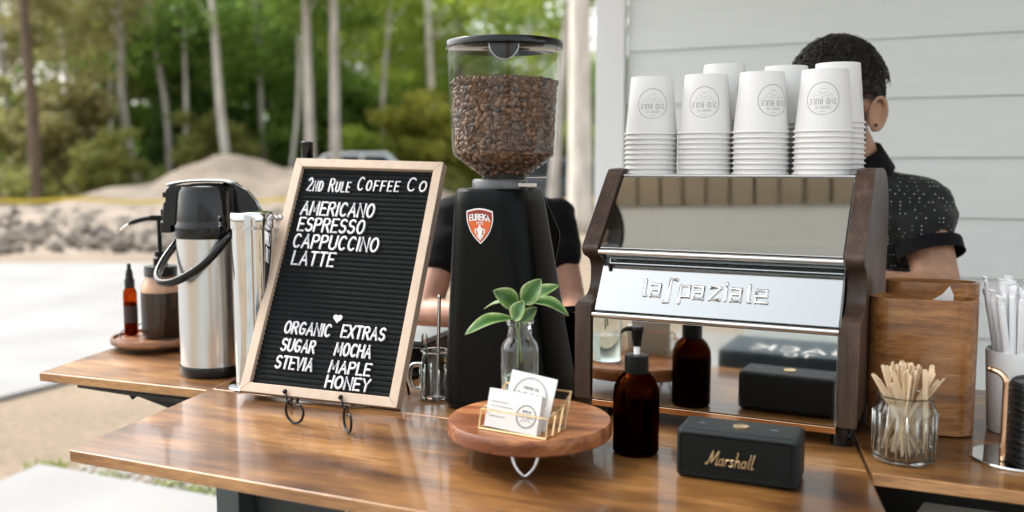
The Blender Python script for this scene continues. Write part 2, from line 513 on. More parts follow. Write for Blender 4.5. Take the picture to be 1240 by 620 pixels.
# rubble bed + dirt mounds as terrain
def terrain(name, cx, cy, wx, wy, hfn, mat, nx=70, ny=50):
    vs = []; fs = []
    for j in range(ny + 1):
        for i in range(nx + 1):
            x = cx + wx * (i / nx - .5); y = cy + wy * (j / ny - .5)
            z = hfn(x, y)
            ed = min(i, nx - i, j, ny - j)
            if ed == 0: z = -.05
            vs.append((x, y, z))
    for j in range(ny):
        for i in range(nx):
            a = j * (nx + 1) + i
            fs.append((a, a + 1, a + nx + 2, a + nx + 1))
    o = MB().add(vs, fs).build(name, mat, smooth=True)
    o['kind'] = 'structure'
    return o


def hump(x, y, cx, cy, rx, ry, h):
    return h * math.exp(-((x - cx) / rx) ** 2 - ((y - cy) / ry) ** 2)


terrain('rubble_bank', -12, 17.2, 22, 8, lambda x, y: .45 * math.exp(-((y - 17.5) / 2.) ** 2) * min(1, max(0, (-2.5 - x) / 3)) + .08 * noise.noise(V((x, y, 0))) - .02, m_mound)
terrain('dirt_mound', -6.5, 28, 22, 13, lambda x, y: hump(x, y, -8.9, 28, 1.5, 3, 1.15) + hump(x, y, -6.4, 28.5, 2.4, 3, 1.0) + hump(x, y, -11.4, 27, 1.8, 2.5, .55) + hump(x, y, -3.6, 28.5, 2.2, 3, .8)
        + .22 * noise.noise(V((x * .9, y * .9, 0))) + .09 * noise.noise(V((x * 3, y * 3, 2))) - .02, m_mound)

# gravel beside the patio, weeds
m_grav = pr('gravel_stone', (.36, .34, .31), .9, var=.35, vscale=18)
gv = MB()
for i in range(2600):
    a = random.uniform(.1, 3.6); d = abs(random.gauss(0, .3)) + .02
    p = c0 + E2 * a + Dk * d + V((0, 0, .004)); s = random.uniform(.006, .017)
    gv.ball(p, (s, s * random.uniform(.6, 1), s * .6), 5, 3, Matrix.Rotation(random.uniform(0, 3), 3, 'Z'))
tag(gv.build('gravel', m_grav), 'pale loose gravel along the patio edge', 'gravel', kind='stuff')
m_weed = leafmat('weed_leaf', (.10, .16, .03), (.22, .30, .05))
wd = MB()
for (bx, by) in ((106, 582), (128, 584), (200, 590), (60, 566), (245, 598)):
    c = onz(bx, by, 0)
    for i in range(60):
        p = c + V((random.gauss(0, .05), random.gauss(0, .03), 0)); a = random.uniform(0, 6.3); h = random.uniform(.01, .035)
        t = V((math.cos(a), math.sin(a), 0)); q = p + t * h * .8 + V((0, 0, h)); s = t.cross(V((0, 0, 1))) * .006
        wd.add([p - s, p + s, q + s * .4, q - s * .4], [(0, 1, 2, 3)])
tag(wd.build('weeds', m_weed), 'small green weeds sprouting from the gravel', 'weeds', kind='stuff')

# ---------------------------------------------------------------- house wall with lap siding
WL = V((.409, 3.30, 0)); WE = V((.9108, -.4128, 0)); WN = V((-.4128, -.9108, 0))   # along wall, outward normal


def siding_mat():
    return pr('siding_paint', (.70, .735, .72), .6, var=.025, vscale=3, bump=.25, bscale=14, stretch=(1, 1, 9))


m_side = siding_mat()
hw = empty('house', tuple(WL), 0, 'house with pale grey-green lap siding and a white corner board behind the barista', 'house')
hloc = lambda u, n, z: WE * u + WN * n + V((0, 0, z))
lap = .185; top = 3.5
sd = MB(); base = 1.715 - lap * 9
k = 0
while base + lap * k < top:
    z0 = base + lap * k
    z1 = z0 + lap + .01
    a = [hloc(0, .016, z0), hloc(0, .004, z1), hloc(0, -.01, z1), hloc(0, -.01, z0)]
    if z0 < 0: z0 = 0
    sd.prism(a, WE * 5.2); k += 1
sd.build('siding', m_side, hw)
ws = MB(); ws.prism([hloc(-.0, -.012, 0), hloc(5.2, -.012, 0), hloc(5.2, -3.5, 0), hloc(0, -3.5, 0)][::-1], (0, 0, top)); ws.build('wall', m_side, hw)
ct = MB()
ct.prism([hloc(-.112, .028, 0), hloc(-.006, .028, 0), hloc(-.006, -.0, 0), hloc(-.112, 0, 0)][::-1], (0, 0, top))
ct.prism([hloc(-.112, -.003, 0), hloc(-.084, -.003, 0), hloc(-.084, -.14, 0), hloc(-.112, -.14, 0)][::-1], (0, 0, top))
ct.build('corner_board', m_trim, hw, bevel=.002)
# porch roof over the wall side: boarded ceiling and a pale beam
m_ceil = pr('ceiling_boards', (.50, .42, .32), .6, var=.12, vscale=4)
m_groove = pr('ceiling_groove', (.2, .155, .11), .8)
rf = MB(); u0 = -.9; u1 = 4.6; n0 = .03; n1 = 1.715; zc = 3.0
w = .085; nbo = int((u1 - u0) / w)
for i in range(nbo):
    u = u0 + i * w
    rf.prism([hloc(u + .006, n0, zc), hloc(u + w - .006, n0, zc), hloc(u + w - .006, n1, zc), hloc(u + .006, n1, zc)], (0, 0, .02))
rf.build('porch_ceiling', m_ceil, hw)
rr = MB(); rr.prism([hloc(u0, n0, zc + .021), hloc(u1, n0, zc + .021), hloc(u1, n1 + .12, zc + .021), hloc(u0, n1 + .12, zc + .021)], (0, 0, .1)); rr.build('roof', m_groove, hw)
bm_ = MB(); bm_.prism([hloc(u0, n1 + .003, zc - .18), hloc(u1, n1 + .003, zc - .18), hloc(u1, n1 + .12, zc - .18), hloc(u0, n1 + .12, zc - .18)], (0, 0, .2))
bm_.prism([hloc(u0 - .1, n0, zc - .18), hloc(u0 - .003, n0, zc - .18), hloc(u0 - .003, n1 + .12, zc - .18), hloc(u0 - .1, n1 + .12, zc - .18)], (0, 0, .2))
bm_.prism([hloc(u0 - .1, n1 + .123, zc - .02), hloc(u1, n1 + .123, zc - .02), hloc(u1, n1 + .42, zc - .02), hloc(u0 - .1, n1 + .42, zc - .02)], (0, 0, .05))
bm_.prism([hloc(u0 - .1, n1 + .423, zc - .06), hloc(u1, n1 + .423, zc - .06), hloc(u1, n1 + .45, zc - .06), hloc(u0 - .1, n1 + .45, zc - .06)], (0, 0, .14))
bm_.build('beam', m_trim, hw, bevel=.004)
po = MB()
for (u, n) in ((4.4, n1 + .06),):
    po.box(hloc(u, n, 1.4), (.12, .12, 2.8), math.atan2(WE.y, WE.x))
po.build('post', m_trim, hw, bevel=.004)
# house across, only ever seen in the polished steel
h2 = empty('neighbour_house', (0, 0, 0), 0, 'pale sided house facing the cart, seen only as a reflection in the polished machine panels', 'house')
sd2 = MB(); o2 = V((-2.2, -1.9, 0))
for k in range(14):
    z0 = lap * k
    sd2.prism([o2 - WN * -.0 + V((0, 0, z0)) + WN * -.016, o2 + V((0, 0, z0 + lap + .01)) + WN * -.004, o2 + WN * .02 + V((0, 0, z0 + lap + .01)), o2 + WN * .02 + V((0, 0, z0))], WE * 6)
sd2.build('siding', m_side, h2)
dr = MB(); dr.prism([o2 + WE * 2.6 - WN * .02 + V((0, 0, 0)), o2 + WE * 3.5 - WN * .02, o2 + WE * 3.5 - WN * .05, o2 + WE * 2.6 - WN * .05], (0, 0, 2.05))
dr.build('door', wood('door_wood', [(.3, .16, .06), (.45, .26, .11), (.55, .33, .15)], rough=.5, axis='Z'), h2)

# ================================================================== BACKGROUND WOODS
m_bark = pr('grey_bark', (.42, .39, .35), .9, var=.3, vscale=5, bump=.6, bscale=30, stretch=(1, 1, .3))
m_barkp = pr('pale_bark', (.55, .52, .46), .9, var=.25, vscale=5, bump=.6, bscale=30, stretch=(1, 1, .3))
m_barkd = pr('brown_bark', (.13, .09, .065), .9, var=.3, vscale=5, bump=.6, bscale=30, stretch=(1, 1, .3))
LM = {
    'green': leafmat('leaf_green', (.075, .15, .025), (.25, .38, .07), .5),
    'bright': leafmat('leaf_bright', (.14, .21, .02), (.36, .44, .07), .5),
    'yellow': leafmat('leaf_yellow', (.24, .26, .035), (.42, .42, .08), .5),
    'dark': leafmat('leaf_dark', (.03, .075, .016), (.12, .21, .04), .45),
    'rust': leafmat('leaf_rust', (.15, .145, .045), (.34, .31, .12), .45),
    'olive': leafmat('leaf_olive', (.13, .15, .035), (.33, .34, .09), .45),
}
rng = np.random.default_rng(5)


def leafmesh(name, centers, radii, n, size, mat, droop=0.):
    """n leaf faces scattered in clumps (ellipsoids)"""
    C = np.array(centers); Rr = np.array(radii)
    w = Rr.prod(axis=1) ** (2 / 3); w /= w.sum()
    idx = rng.choice(len(C), n, p=w)
    d = rng.normal(size=(n, 3)); d /= np.linalg.norm(d, axis=1)[:, None]
    rad = rng.uniform(.05, 1.0, n) ** .5 * rng.uniform(.8, 1.55, n)
    P = C[idx] + d * Rr[idx] * rad[:, None]
    a = rng.normal(size=(n, 3)); a /= np.linalg.norm(a, axis=1)[:, None]
    b = np.cross(a, rng.normal(size=(n, 3))); b /= np.linalg.norm(b, axis=1)[:, None]
    s = size * rng.uniform(.6, 1.4, n)[:, None]
    q = np.stack([P - a * s, P + b * s * .55, P + a * s, P - b * s * .55], 1).reshape(-1, 3)
    me = bpy.data.meshes.new(name)
    me.vertices.add(4 * n); me.vertices.foreach_set('co', q.ravel())
    me.loops.add(4 * n); me.loops.foreach_set('vertex_index', np.arange(4 * n, dtype=np.int32))
    me.polygons.add(n); me.polygons.foreach_set('loop_start', np.arange(0, 4 * n, 4, dtype=np.int32)); me.polygons.foreach_set('loop_total', np.full(n, 4, dtype=np.int32))
    me.update(calc_edges=True); me.materials.append(mat)
    return me


def clumps(n, c, r, cr):
    out = []; rad = []
    for i in range(n):
        d = V((random.gauss(0, 1), random.gauss(0, 1), random.gauss(0, 1))).normalized() * random.uniform(.3, 1)
        out.append((c[0] + d.x * r[0], c[1] + d.y * r[1], c[2] + d.z * r[2])); k = cr * random.uniform(.5, 1.2)
        rad.append((k, k, k * .55))
    return out, rad


crown_hi = {}; crown_lo = {}
for key in ('green', 'bright', 'yellow', 'olive', 'rust', 'dark'):
    c, r = clumps(60, (0, 0, 7.6), (3.1, 2.4, 3.9), .9); crown_hi[key] = leafmesh('high_crown', c, r, 3800, .13, LM[key])
    c, r = clumps(46, (0, 0, 2.7), (2.1, 1.7, 2.5), .7); crown_lo[key] = leafmesh('low_crown', c, r, 8000, .12, LM[key])


def trunk_mesh(hh, r, lean, bend, seed):
    random.seed(seed); m = MB()
    path = bez([(0, 0, -.1), (lean * .25 + bend, 0, hh * .3), (lean * .6 - bend * .3, random.uniform(-.1, .1), hh * .62), (lean, 0, hh)], 5)
    m.tube(path, [r * (1.15 - .6 * i / (len(path) - 1)) for i in range(len(path))], 9)
    for i in range(8):
        k = random.randint(9, len(path) - 2); p = path[k]; a = random.uniform(0, 6.3); L = random.uniform(.5, 1.5)
        q = p + V((math.cos(a) * L, math.sin(a) * L, L * random.uniform(.4, .9)))
        m.tube([p, (p + q) / 2 + V((0, 0, -.1)), q], [r * .25, r * .15, r * .05], 5)
    return m


def tree(px, Y, pw, toppx, bark, key, kind='hi', label='', hh=11, bend=0., sc_=1., dz=0., group='tall trees at the edge of the woods'):
    x = (px - 620) / F * Y
    r = pw / F * Y / 2
    lean = (toppx - px) / F * Y * hh / (H + 200 / F * Y)
    t = empty('tree', (x, Y, 0), 0, label, 'tree', group)
    trunk_mesh(hh, r, lean, bend, int(px * 7 + Y)).build('trunk', bark, t, smooth=True)
    cr = bpy.data.objects.new('crown', (crown_hi if kind == 'hi' else crown_lo)[key]); col.objects.link(cr); cr.parent = t
    cr.location = (lean * .7, 2.3, dz); cr.rotation_euler = (0, 0, random.uniform(0, 6.3)); cr.scale = (sc_, sc_, sc_)
    return t


tree(172, 34, 11, 150, m_bark, 'green', label='tall tree with a grey trunk curving gently left above the pump bottle', bend=-.3)
tree(207, 36, 8, 192, m_bark, 'olive', label='slim pale grey trunked tree directly above the airpot', bend=.15)
tree(282, 33, 11, 263, m_barkp, 'green', label='tree with a pale mottled trunk rising straight behind the dirt mound', bend=-.12)
tree(335, 44, 9, 315, m_bark, 'green', label='far thin tree between the mottled trunk and the two straight trunks', bend=.3)
tree(374, 40, 8, 330, m_bark, 'olive', label='thin tree leaning left beside the two straight trunks', bend=.1)
tree(378, 30, 12, 376, m_bark, 'green', label='straight grey trunked tree above the left side of the letter board', dz=1)
tree(408, 30, 12.5, 408, m_bark, 'bright', label='straight grey trunked tree, right one of the pair above the letter board', dz=1)
tree(526, 36, 10, 520, m_barkp, 'bright', label='tree with a whitish slim trunk just left of the grinder hopper')
tree(561, 40, 11, 557, m_barkd, 'green', label='brown trunked tree partly hidden by the grinder lid')
tree(118, 38, 8, 116, m_barkd, 'dark', label='dark narrow trunked tree between the rusty tree and the curved grey trunk')
tree(47, 30, 14, 42, m_barkd, 'rust', label='rusty brown leaved tree with a thick brown trunk at the far left')
tree(18, 40, 9, 10, m_bark, 'rust', label='thin tree with brownish leaves at the left edge of the woods')
tree(233, 46, 7, 244, m_bark, 'green', label='very thin distant tree leaning right above the airpot spout')
tree(455, 46, 9, 450, m_bark, 'bright', label='distant thin tree above the letter board, right of the straight pair')
tree(703, 18, 28, 700, m_barkp, 'green', label='thick pale trunked tree between the grinder and the white corner board', dz=2.5)
tree(668, 24, 12, 690, m_bark, 'bright', label='slim pale tree leaning behind the right side of the grinder hopper')
for i_, (px_, Y_, w_, tp_, k_, lb_) in enumerate([(70, 44, 7, 78, 'rust', 'slim far tree just right of the rusty brown tree'), (140, 47, 7, 132, 'olive', 'slim far tree left of the curved grey trunk'),
        (255, 48, 7, 250, 'green', 'slim far tree left of the pale mottled trunk'), (308, 45, 8, 318, 'green', 'slim far tree right of the pale mottled trunk'), (345, 48, 7, 338, 'bright', 'far upright tree left of the straight pair of trunks'),
        (436, 44, 8, 432, 'bright', 'far upright tree right of the straight pair of trunks'), (492, 46, 8, 500, 'bright', 'far slim tree left of the whitish trunk by the grinder'), (640, 44, 8, 640, 'bright', 'far slim tree seen through the clear hopper top'),
        (95, 42, 8, 99, 'olive', 'far slim tree between rusty tree and dark narrow trunk'),
        (225, 35, 5.5, 232, 'green', 'pale thin trunked tree just right of the tree above the airpot'), (322, 36, 6, 316, 'green', 'pale thin trunk midway between mottled trunk and straight pair'), (348, 34, 5.5, 372, 'green', 'thin pale tree slanting right into the straight pair'),
        (470, 35, 6, 474, 'bright', 'pale thin tree above the right half of the letter board'), (88, 36, 5.5, 84, 'olive', 'pale thin tree right of the rusty brown tree'), (142, 36, 5.5, 146, 'olive', 'pale thin tree close left of the curved grey trunk')]):
    tree(px_, Y_, w_, tp_, (m_bark, m_barkp)[i_ % 2], k_, label=lb_, hh=12, bend=random.uniform(-.3, .3), dz=1.2, sc_=.9 if w_ >= 7 else .7)
lows = [(-16.2, 33, 'rust', .95), (-13.5, 31, 'olive', .6), (-12.8, 38, 'dark', 1.1), (-10.8, 34, 'olive', .75), (-9.5, 40, 'green', 1.25), (-8.2, 37, 'green', .9), (-7.3, 43, 'dark', 1.3),
        (-6.0, 39, 'green', 1.05), (-4.6, 41, 'bright', 1.2), (-3.4, 35, 'yellow', .85), (-2.0, 37, 'yellow', .9), (-1.2, 42, 'bright', 1.2), (1.0, 40, 'bright', 1.2), (3.5, 38, 'green', 1.2),
        (-19, 38, 'olive', 1.1), (-22, 36, 'rust', 1.1), (6.5, 40, 'bright', 1.2), (-15.5, 42, 'green', 1.35), (-2.6, 45, 'green', 1.4), (9.5, 38, 'green', 1.3), (1.9, 30, 'bright', .6), (-5.6, 33, 'bright', .6)]
desc = ['rusty', 'small olive', 'dark', 'olive', 'broad dark', 'mid green', 'tall dark', 'fresh green', 'full green', 'yellow green', 'yellow', 'bright green', 'bright leafy', 'rounded green', 'olive brown', 'brown', 'large bright', 'large green', 'deep green', 'wide green', 'low bright', 'low light green']
places = ['at the far left of the wood edge', 'above the pump bottle', 'behind the thin dark trunk', 'left of the airpot lid', 'behind the curved grey trunk', 'above the airpot', 'behind the mottled trunk', 'between the mottled trunk and the straight pair',
          'behind the straight pair of trunks', 'above the top right corner of the letter board', 'just left of the grinder hopper', 'behind the grinder hopper', 'seen right of the hopper', 'beside the corner board', 'beyond the left frame edge', 'outermost on the left',
          'behind the house corner', 'deep behind the rusty tree', 'deep behind the yellow bushes', 'hidden behind the house', 'at the foot of the thick pale trunk', 'behind the dirt mound']
for (x, Y, k, s), d, pl in zip(lows, desc, places):
    t = empty('bushy_tree', (x, Y, 0), 0, f'{d} bushy tree {pl}', 'tree', 'bushy undergrowth trees of the woods')
    trunk_mesh(3.4 * s, .07 * s, random.uniform(-.4, .4), .1, int(Y * 10 + x)).build('trunk', m_barkd, t, smooth=True)
    cr = bpy.data.objects.new('crown', crown_lo[k]); col.objects.link(cr); cr.parent = t
    cr.rotation_euler = (0, 0, random.uniform(0, 6)); cr.scale = (s, s, s); cr.location = (0, 0, -.15)
random.seed(11)
# far wood mass
fc = []; frd = []
for i in range(760):
    x = random.uniform(-66, 26); z = random.uniform(0, 13.5); y = random.uniform(47, 56)
    gap = noise.noise(V((x * .33, z * .4, 3.1))) + .35 * noise.noise(V((x * 1.1, z * 1.1, 9)))
    if z > 4.9 and gap > .03 - (z - 4.9) * .03: continue
    k = random.uniform(.7, 1.5); fc.append((x, y, z)); frd.append((k, k, k * .7))
fo = bpy.data.objects.new('woods', leafmesh('woods', fc, frd, 60000, .18, LM['green'])); col.objects.link(fo)
tag(fo, 'deep green woods closing off the clearing behind the nearer trees', 'woods', kind='stuff')
fc = []; frd = []
for i in range(420):
    fc.append((random.uniform(-66, 28), random.uniform(57, 62), random.uniform(0, 4.2))); k = random.uniform(1.2, 2); frd.append((k, k, k))
fo = bpy.data.objects.new('woods_shade', leafmesh('woods_shade', fc, frd, 30000, .35, LM['green'])); col.objects.link(fo)
tag(fo, 'darkest layer of woods low between the trunks', 'woods', kind='stuff')
# low brush along the clearing
fc = []; frd = []
for i in range(150):
    x = random.uniform(-24, 4); fc.append((x, random.uniform(30, 34) + (0 if x < -8 else 2), random.uniform(.1, .9))); k = random.uniform(.3, .6); frd.append((k, k, k))
fo = bpy.data.objects.new('undergrowth', leafmesh('undergrowth', fc, frd, 16000, .09, LM['olive'])); col.objects.link(fo)
tag(fo, 'olive undergrowth along the foot of the woods', 'undergrowth', kind='stuff')

# caution tape on stakes
m_yel = pr('yellow_tape', (.72, .52, .05), .5)
tp = empty('caution_tape', (-19, 21, 0), 0, 'yellow caution tape strung on thin stakes across the clearing', 'tape')
st = MB(); tpb = MB(); prev = None
for i in range(12):
    x = i * 2.3; y = math.sin(i * .9) * .15; z = .52 + .03 * math.sin(i * 2.1)
    st.box((x, y, .33), (.03, .03, .66))
    if prev:
        a = prev; b = V((x, y - .02, z)); mid = (a + b) / 2 - V((0, 0, .06))
        ps = bez([a, mid, b], 6)
        for p, q in zip(ps, ps[1:]):
            tpb.add([p, q, q + V((0, 0, .07)), p + V((0, 0, .07)), p + V((0, .002, 0)), q + V((0, .002, 0)), q + V((0, .002, .07)), p + V((0, .002, .07))], [(0, 1, 2, 3), (7, 6, 5, 4)])
    prev = V((x, y - .02, z))
st.build('stake', m_stick, tp); tpb.build('tape', m_yel, tp)


# cars far behind
def car(name, x, Y, rz, paint, label, hh=1.5):
    c = empty(name, (x, Y, 0), rz, label, 'car')
    b = MB(); prof = [(-2.2, .35), (-2.25, .7), (-2.1, .92), (-1.35, 1.0), (1.4, 1.02), (2.1, .9), (2.25, .6), (2.2, .35)]
    b.prism([V((p[0], -.85, p[1])) for p in prof], (0, 1.7, 0)); b.build('body', paint, c, bevel=.1, seg=3)
    k = hh
    b = MB(); prof = [(-1.9, .98), (-1.45, k - .12), (-1.1, k), (.7, k), (1.45, 1.0)]
    b.prism([V((p[0], -.72, p[1])) for p in prof], (0, 1.44, 0)); b.build('cabin', paint, c, bevel=.07, seg=3)
    gl = pr('car_glass', (.02, .03, .035), .08)
    for s in (-1, 1):
        for prof in ([(-1.6, 1.04), (-1.33, k - .12), (-.2, k - .1), (-.2, 1.04)], [(-.1, 1.04), (-.1, k - .1), (.62, k - .1), (1.2, 1.04)]):
            b = MB(); b.prism([V((p[0], s * .722, p[1])) for p in prof], (0, s * .006, 0)); b.build('window', gl, c)
    for sx in (-1.4, 1.4):
        for sy in (-.8, .8):
            w = MB(); w.lathe([(.001, -.1), (.2, -.1), (.33, -.09), (.33, .09), (.2, .1), (.001, .1)], n=20)
            o = w.build('wheel', m_black, c, smooth='auto'); o.location = (sx, sy, .33); o.rotation_euler = (PI / 2, 0, 0)
            rm = MB(); rm.lathe([(.001, -.105), (.19, -.105), (.19, .105), (.001, .105)], n=14); rm.build('rim', m_steel, o)
    return c


car('parked_car', -4.9, 31.5, .1, pr('silver_paint', (.72, .76, .80), .25, coat=1), 'silver white car whose roof shows just above the letter board', 1.74)
car('parked_car', 1.55, 27, -.15, pr('dark_blue_paint', (.03, .045, .06), .25, coat=1), 'dark blue car parked behind the thick pale tree trunk', 1.5)
car('parked_car', -19.4, 33, .3, pr('white_paint', (.75, .78, .8), .3, coat=1), 'white car at the left edge behind the yellow tape', 1.1)

# ================================================================== CART
S0 = V((-.568, 1.711, 0)); S1 = V((.49, 1.239, 0)); EE = (S1 - S0).normalized(); TH_ = .018
cart = empty('coffee_cart', (0, 0, 0), 0, 'stained wooden coffee cart with folding leaves and a dark painted base', 'cart')


def slab(poly, name, mat=m_table, z=TT, th=TH_):
    m = MB(); m.prism([V((p.x, p.y, z - th)) for p in poly], (0, 0, th))
    o = m.build(name, mat, cart, bevel=.0022, seg=3)
    o.data.materials.append(m_tedge)
    for f in o.data.polygons:
        if abs(f.normal.z) < .5: f.material_index = 1
    return o


FD = .386
slab([S0 - Dk * FD, S1 - Dk * FD, S1, S0], 'front_leaf')
g_ = Dk * .0035
slab([S0 + g_, S1 + g_, S1 + Dk * .64, S0 + Dk * .64], 'centre_top')
L0 = V((-.963, 1.851, 0)); L1 = S0 - EE * .005 + V((0, -.012, 0))
slab([L0, L1, L1 + Dk * .62, L0 + V((.157, .987, 0)) * .62], 'left_leaf')
R0 = S1 + EE * .005 + V((0, -.004, 0))
slab([R0, R0 + EE * .62, R0 + EE * .62 + Dk * .6, R0 + Dk * .6], 'right_leaf')
# base
yaw = math.atan2(EE.y, EE.x)
for i, (a, d) in enumerate(((.035, .03), (1.12, .03), (.035, .58), (1.12, .58))):
    p = S0 + EE * a + Dk * d
    MB().box((p.x, p.y, (TT - TH_ - .002) / 2 + .03), (.055, .055, TT - TH_ - .004 - .06), yaw).build('post', m_green, cart, bevel=.003)
    w_ = MB(); w_.ball((p.x, p.y, .03), .03, 14, 8); w_.build('caster', m_black, cart, smooth=True)
pb = MB()
a = S0 + EE * .07 + Dk * .045; b = S0 + EE * 1.085 + Dk * .045; c = b + Dk * .52; d = a + Dk * .52
pb.prism([V((p.x, p.y, .2)) for p in (a, b, c, d)], (0, 0, .675)); pb.build('cabinet', pr('cabinet_dark', (.018, .022, .021), .5, var=.1), cart, bevel=.003)
hk = MB(); q = S0 + EE * .30 + Dk * .02; hk.tube(bez([(q.x, q.y, .70), (q.x, q.y - .03, .705), (q.x, q.y - .035, .73), (q.x + .01, q.y - .02, .745)], 5), .003, 8); hk.build('hook', m_trimst, cart, smooth=True)
# folding bracket of the left leaf
br = MB()
A_ = onz(98, 466, TT - TH_ - .01); B_ = onz(236, 487, TT - TH_ - .01)
dv = (B_ - A_).normalized(); yb = math.atan2(dv.y, dv.x)
br.box((A_ + B_) / 2, ((B_ - A_).length, .018, .008), yb)
def strut(p, q, r=.011):
    v = q - p; M = Matrix.Rotation(yb, 3, 'Z')
    ang = math.atan2(v.z, V((v.x, v.y)).length)
    Rm = Matrix.Rotation(math.atan2(v.y, v.x), 3, 'Z') @ Matrix.Rotation(-ang, 3, 'Y')
    br.box((p + q) / 2, (v.length, .006, r * 1.5), M=Rm)
Yb = A_.y - .03
strut(onz(166, 474, .865), V((-.50, 1.80, .80)) * 1 + V((-.06, 0, .0)))
strut(onz(196, 478, .865), V((-.46, 1.79, .815)))
strut(onz(168, 473, .868), onz(158, 481, .858), .009)
strut(V((-.58, 1.79, .80)), V((-.52, 1.75, .62)))
br.build('folding_bracket', m_iron, cart, bevel=.001)
sb = MB()
for px in ((151, 471), (163, 472), (228, 481)):
    p = onz(*px, .872); sb.ball(p + V((0, -.012, 0)), .0035, 8, 5)
sb.build('bracket_screws', m_chrome, cart, smooth=True)

# ================================================================== LETTER BOARD
BP = V((-.4912, 1.6386, .914)); bR = V((.95555, -.29365, -.02618)).normalized(); bU = V((.14919, .40506, .90204)).normalized(); bN = bR.cross(bU).normalized()  # bN away? fix below
if bN.y > 0: bN = -bN
bW, bH = .309, .464
lb = empty('letter_board', tuple(BP), 0, 'black felt letter board menu in a pale wood frame on a wire easel', 'sign')
Mb = Matrix((bR, bU, bN)).transposed()     # local x=right y=up z=toward viewer
bp = lambda u, v, n=0.: bR * u + bU * v + bN * n
fw = .0175
fr = MB()
def bar(u0, u1, v0, v1, n0, n1, m=None):
    (m or fr).prism([bp(u0, v0, n0), bp(u1, v0, n0), bp(u1, v1, n0), bp(u0, v1, n0)], bN * (n1 - n0))
# mitred frame: four bars
def mit(p0, p1, q1, q0):
    fr.prism([bp(*p0, -.018), bp(*p1, -.018), bp(*q1, -.018), bp(*q0, -.018)], bN * .022)
o_ = [(0, 0), (bW, 0), (bW, bH), (0, bH)]; i_ = [(fw, fw), (bW - fw, fw), (bW - fw, bH - fw), (fw, bH - fw)]
for k in range(4):
    mit(o_[k], o_[(k + 1) % 4], i_[(k + 1) % 4], i_[k])
fr.build('frame', m_maple, lb, bevel=.0012)
fe = MB(); nrib = 46; hgt = bH - 2 * fw; pit = hgt / nrib
bar(fw - .001, bW - fw + .001, fw - .001, bH - fw + .001, -.016, -.008, fe)
for k in range(nrib):
    v0 = fw + pit * (k + .09); v1 = fw + pit * (k + .91)
    pts = []
    for t in range(6):
        a = PI * t / 5; pts.append((v0 + (v1 - v0) * (1 - math.cos(a)) / 2, -.0079 + .0034 * math.sin(a) ** .6 if 0 < t < 5 else -.0079))
    fe.prism([bp(fw, p[0], p[1]) for p in pts], bR * (bW - 2 * fw))
fe.build('felt', m_felt, lb, smooth='auto')
lines = [('2nd Rule', .0355, .1255, .3985, .0262), ('Coffee', .1275 + .014, .2265, .4035, .0262), ('Co', .2435, .2810, .4055, .0262),
         ('AMERICANO', .0350, .1860, .3490, .026), ('ESPRESSO', .0363, .1733, .3155, .026), ('CAPPUCCINO', .0342, .2088, .2815, .026), ('LATTE', .0407, .1265, .2475, .026),
         ('ORGANIC', .0589, .1509, .1150, .0218), ('EXTRAS', .1739, .2577, .1165, .0218), ('SUGAR', .0604, .1273, .0822, .0218), ('MOCHA', .1687, .2378, .0830, .0218),
         ('STEVIA', .0570, .1304, .0495, .0218), ('MAPLE', .1651, .2435, .0515, .0205), ('HONEY', .1642, .2472, .0242, .0205)]
rl0 = lambda q: q in ('2nd Rule', 'Coffee', 'Co')
for (s, u0, u1, v0, h) in lines:
    tl, w = text(s, h, gap=.31 if rl0(s) else .24, slant=.05, width=(u1 - u0))
    m = MB()
    rl = .0016 if s in ('2nd Rule', 'Coffee', 'Co') else .0021
    for pl in tl:
        m.tube([bp(u0 + p[0], v0 + p[1], -.0030) for p in pl], rl, n=8)
        for p in (pl if len(pl) < 6 else (pl[0], pl[-1])):
            m.ball(bp(u0 + p[0], v0 + p[1], -.0030), rl, 8, 5)
    o = m.build('lettering', m_white, lb, smooth='auto', ang=60); o['label'] = 'white plastic letters reading ' + s.upper()
hm = MB(); hp = []
for k in range(28):
    t = 2 * PI * k / 28
    hp.append((16 * math.sin(t) ** 3, 13 * math.cos(t) - 5 * math.cos(2 * t) - 2 * math.cos(3 * t) - math.cos(4 * t)))
hm.prism([bp(.160 + p[0] * .00056, .1500 + p[1] * .00056, -.0045) for p in hp], bN * .003)
o = hm.build('heart', m_white, lb, bevel=.0008); o['label'] = 'small white heart'

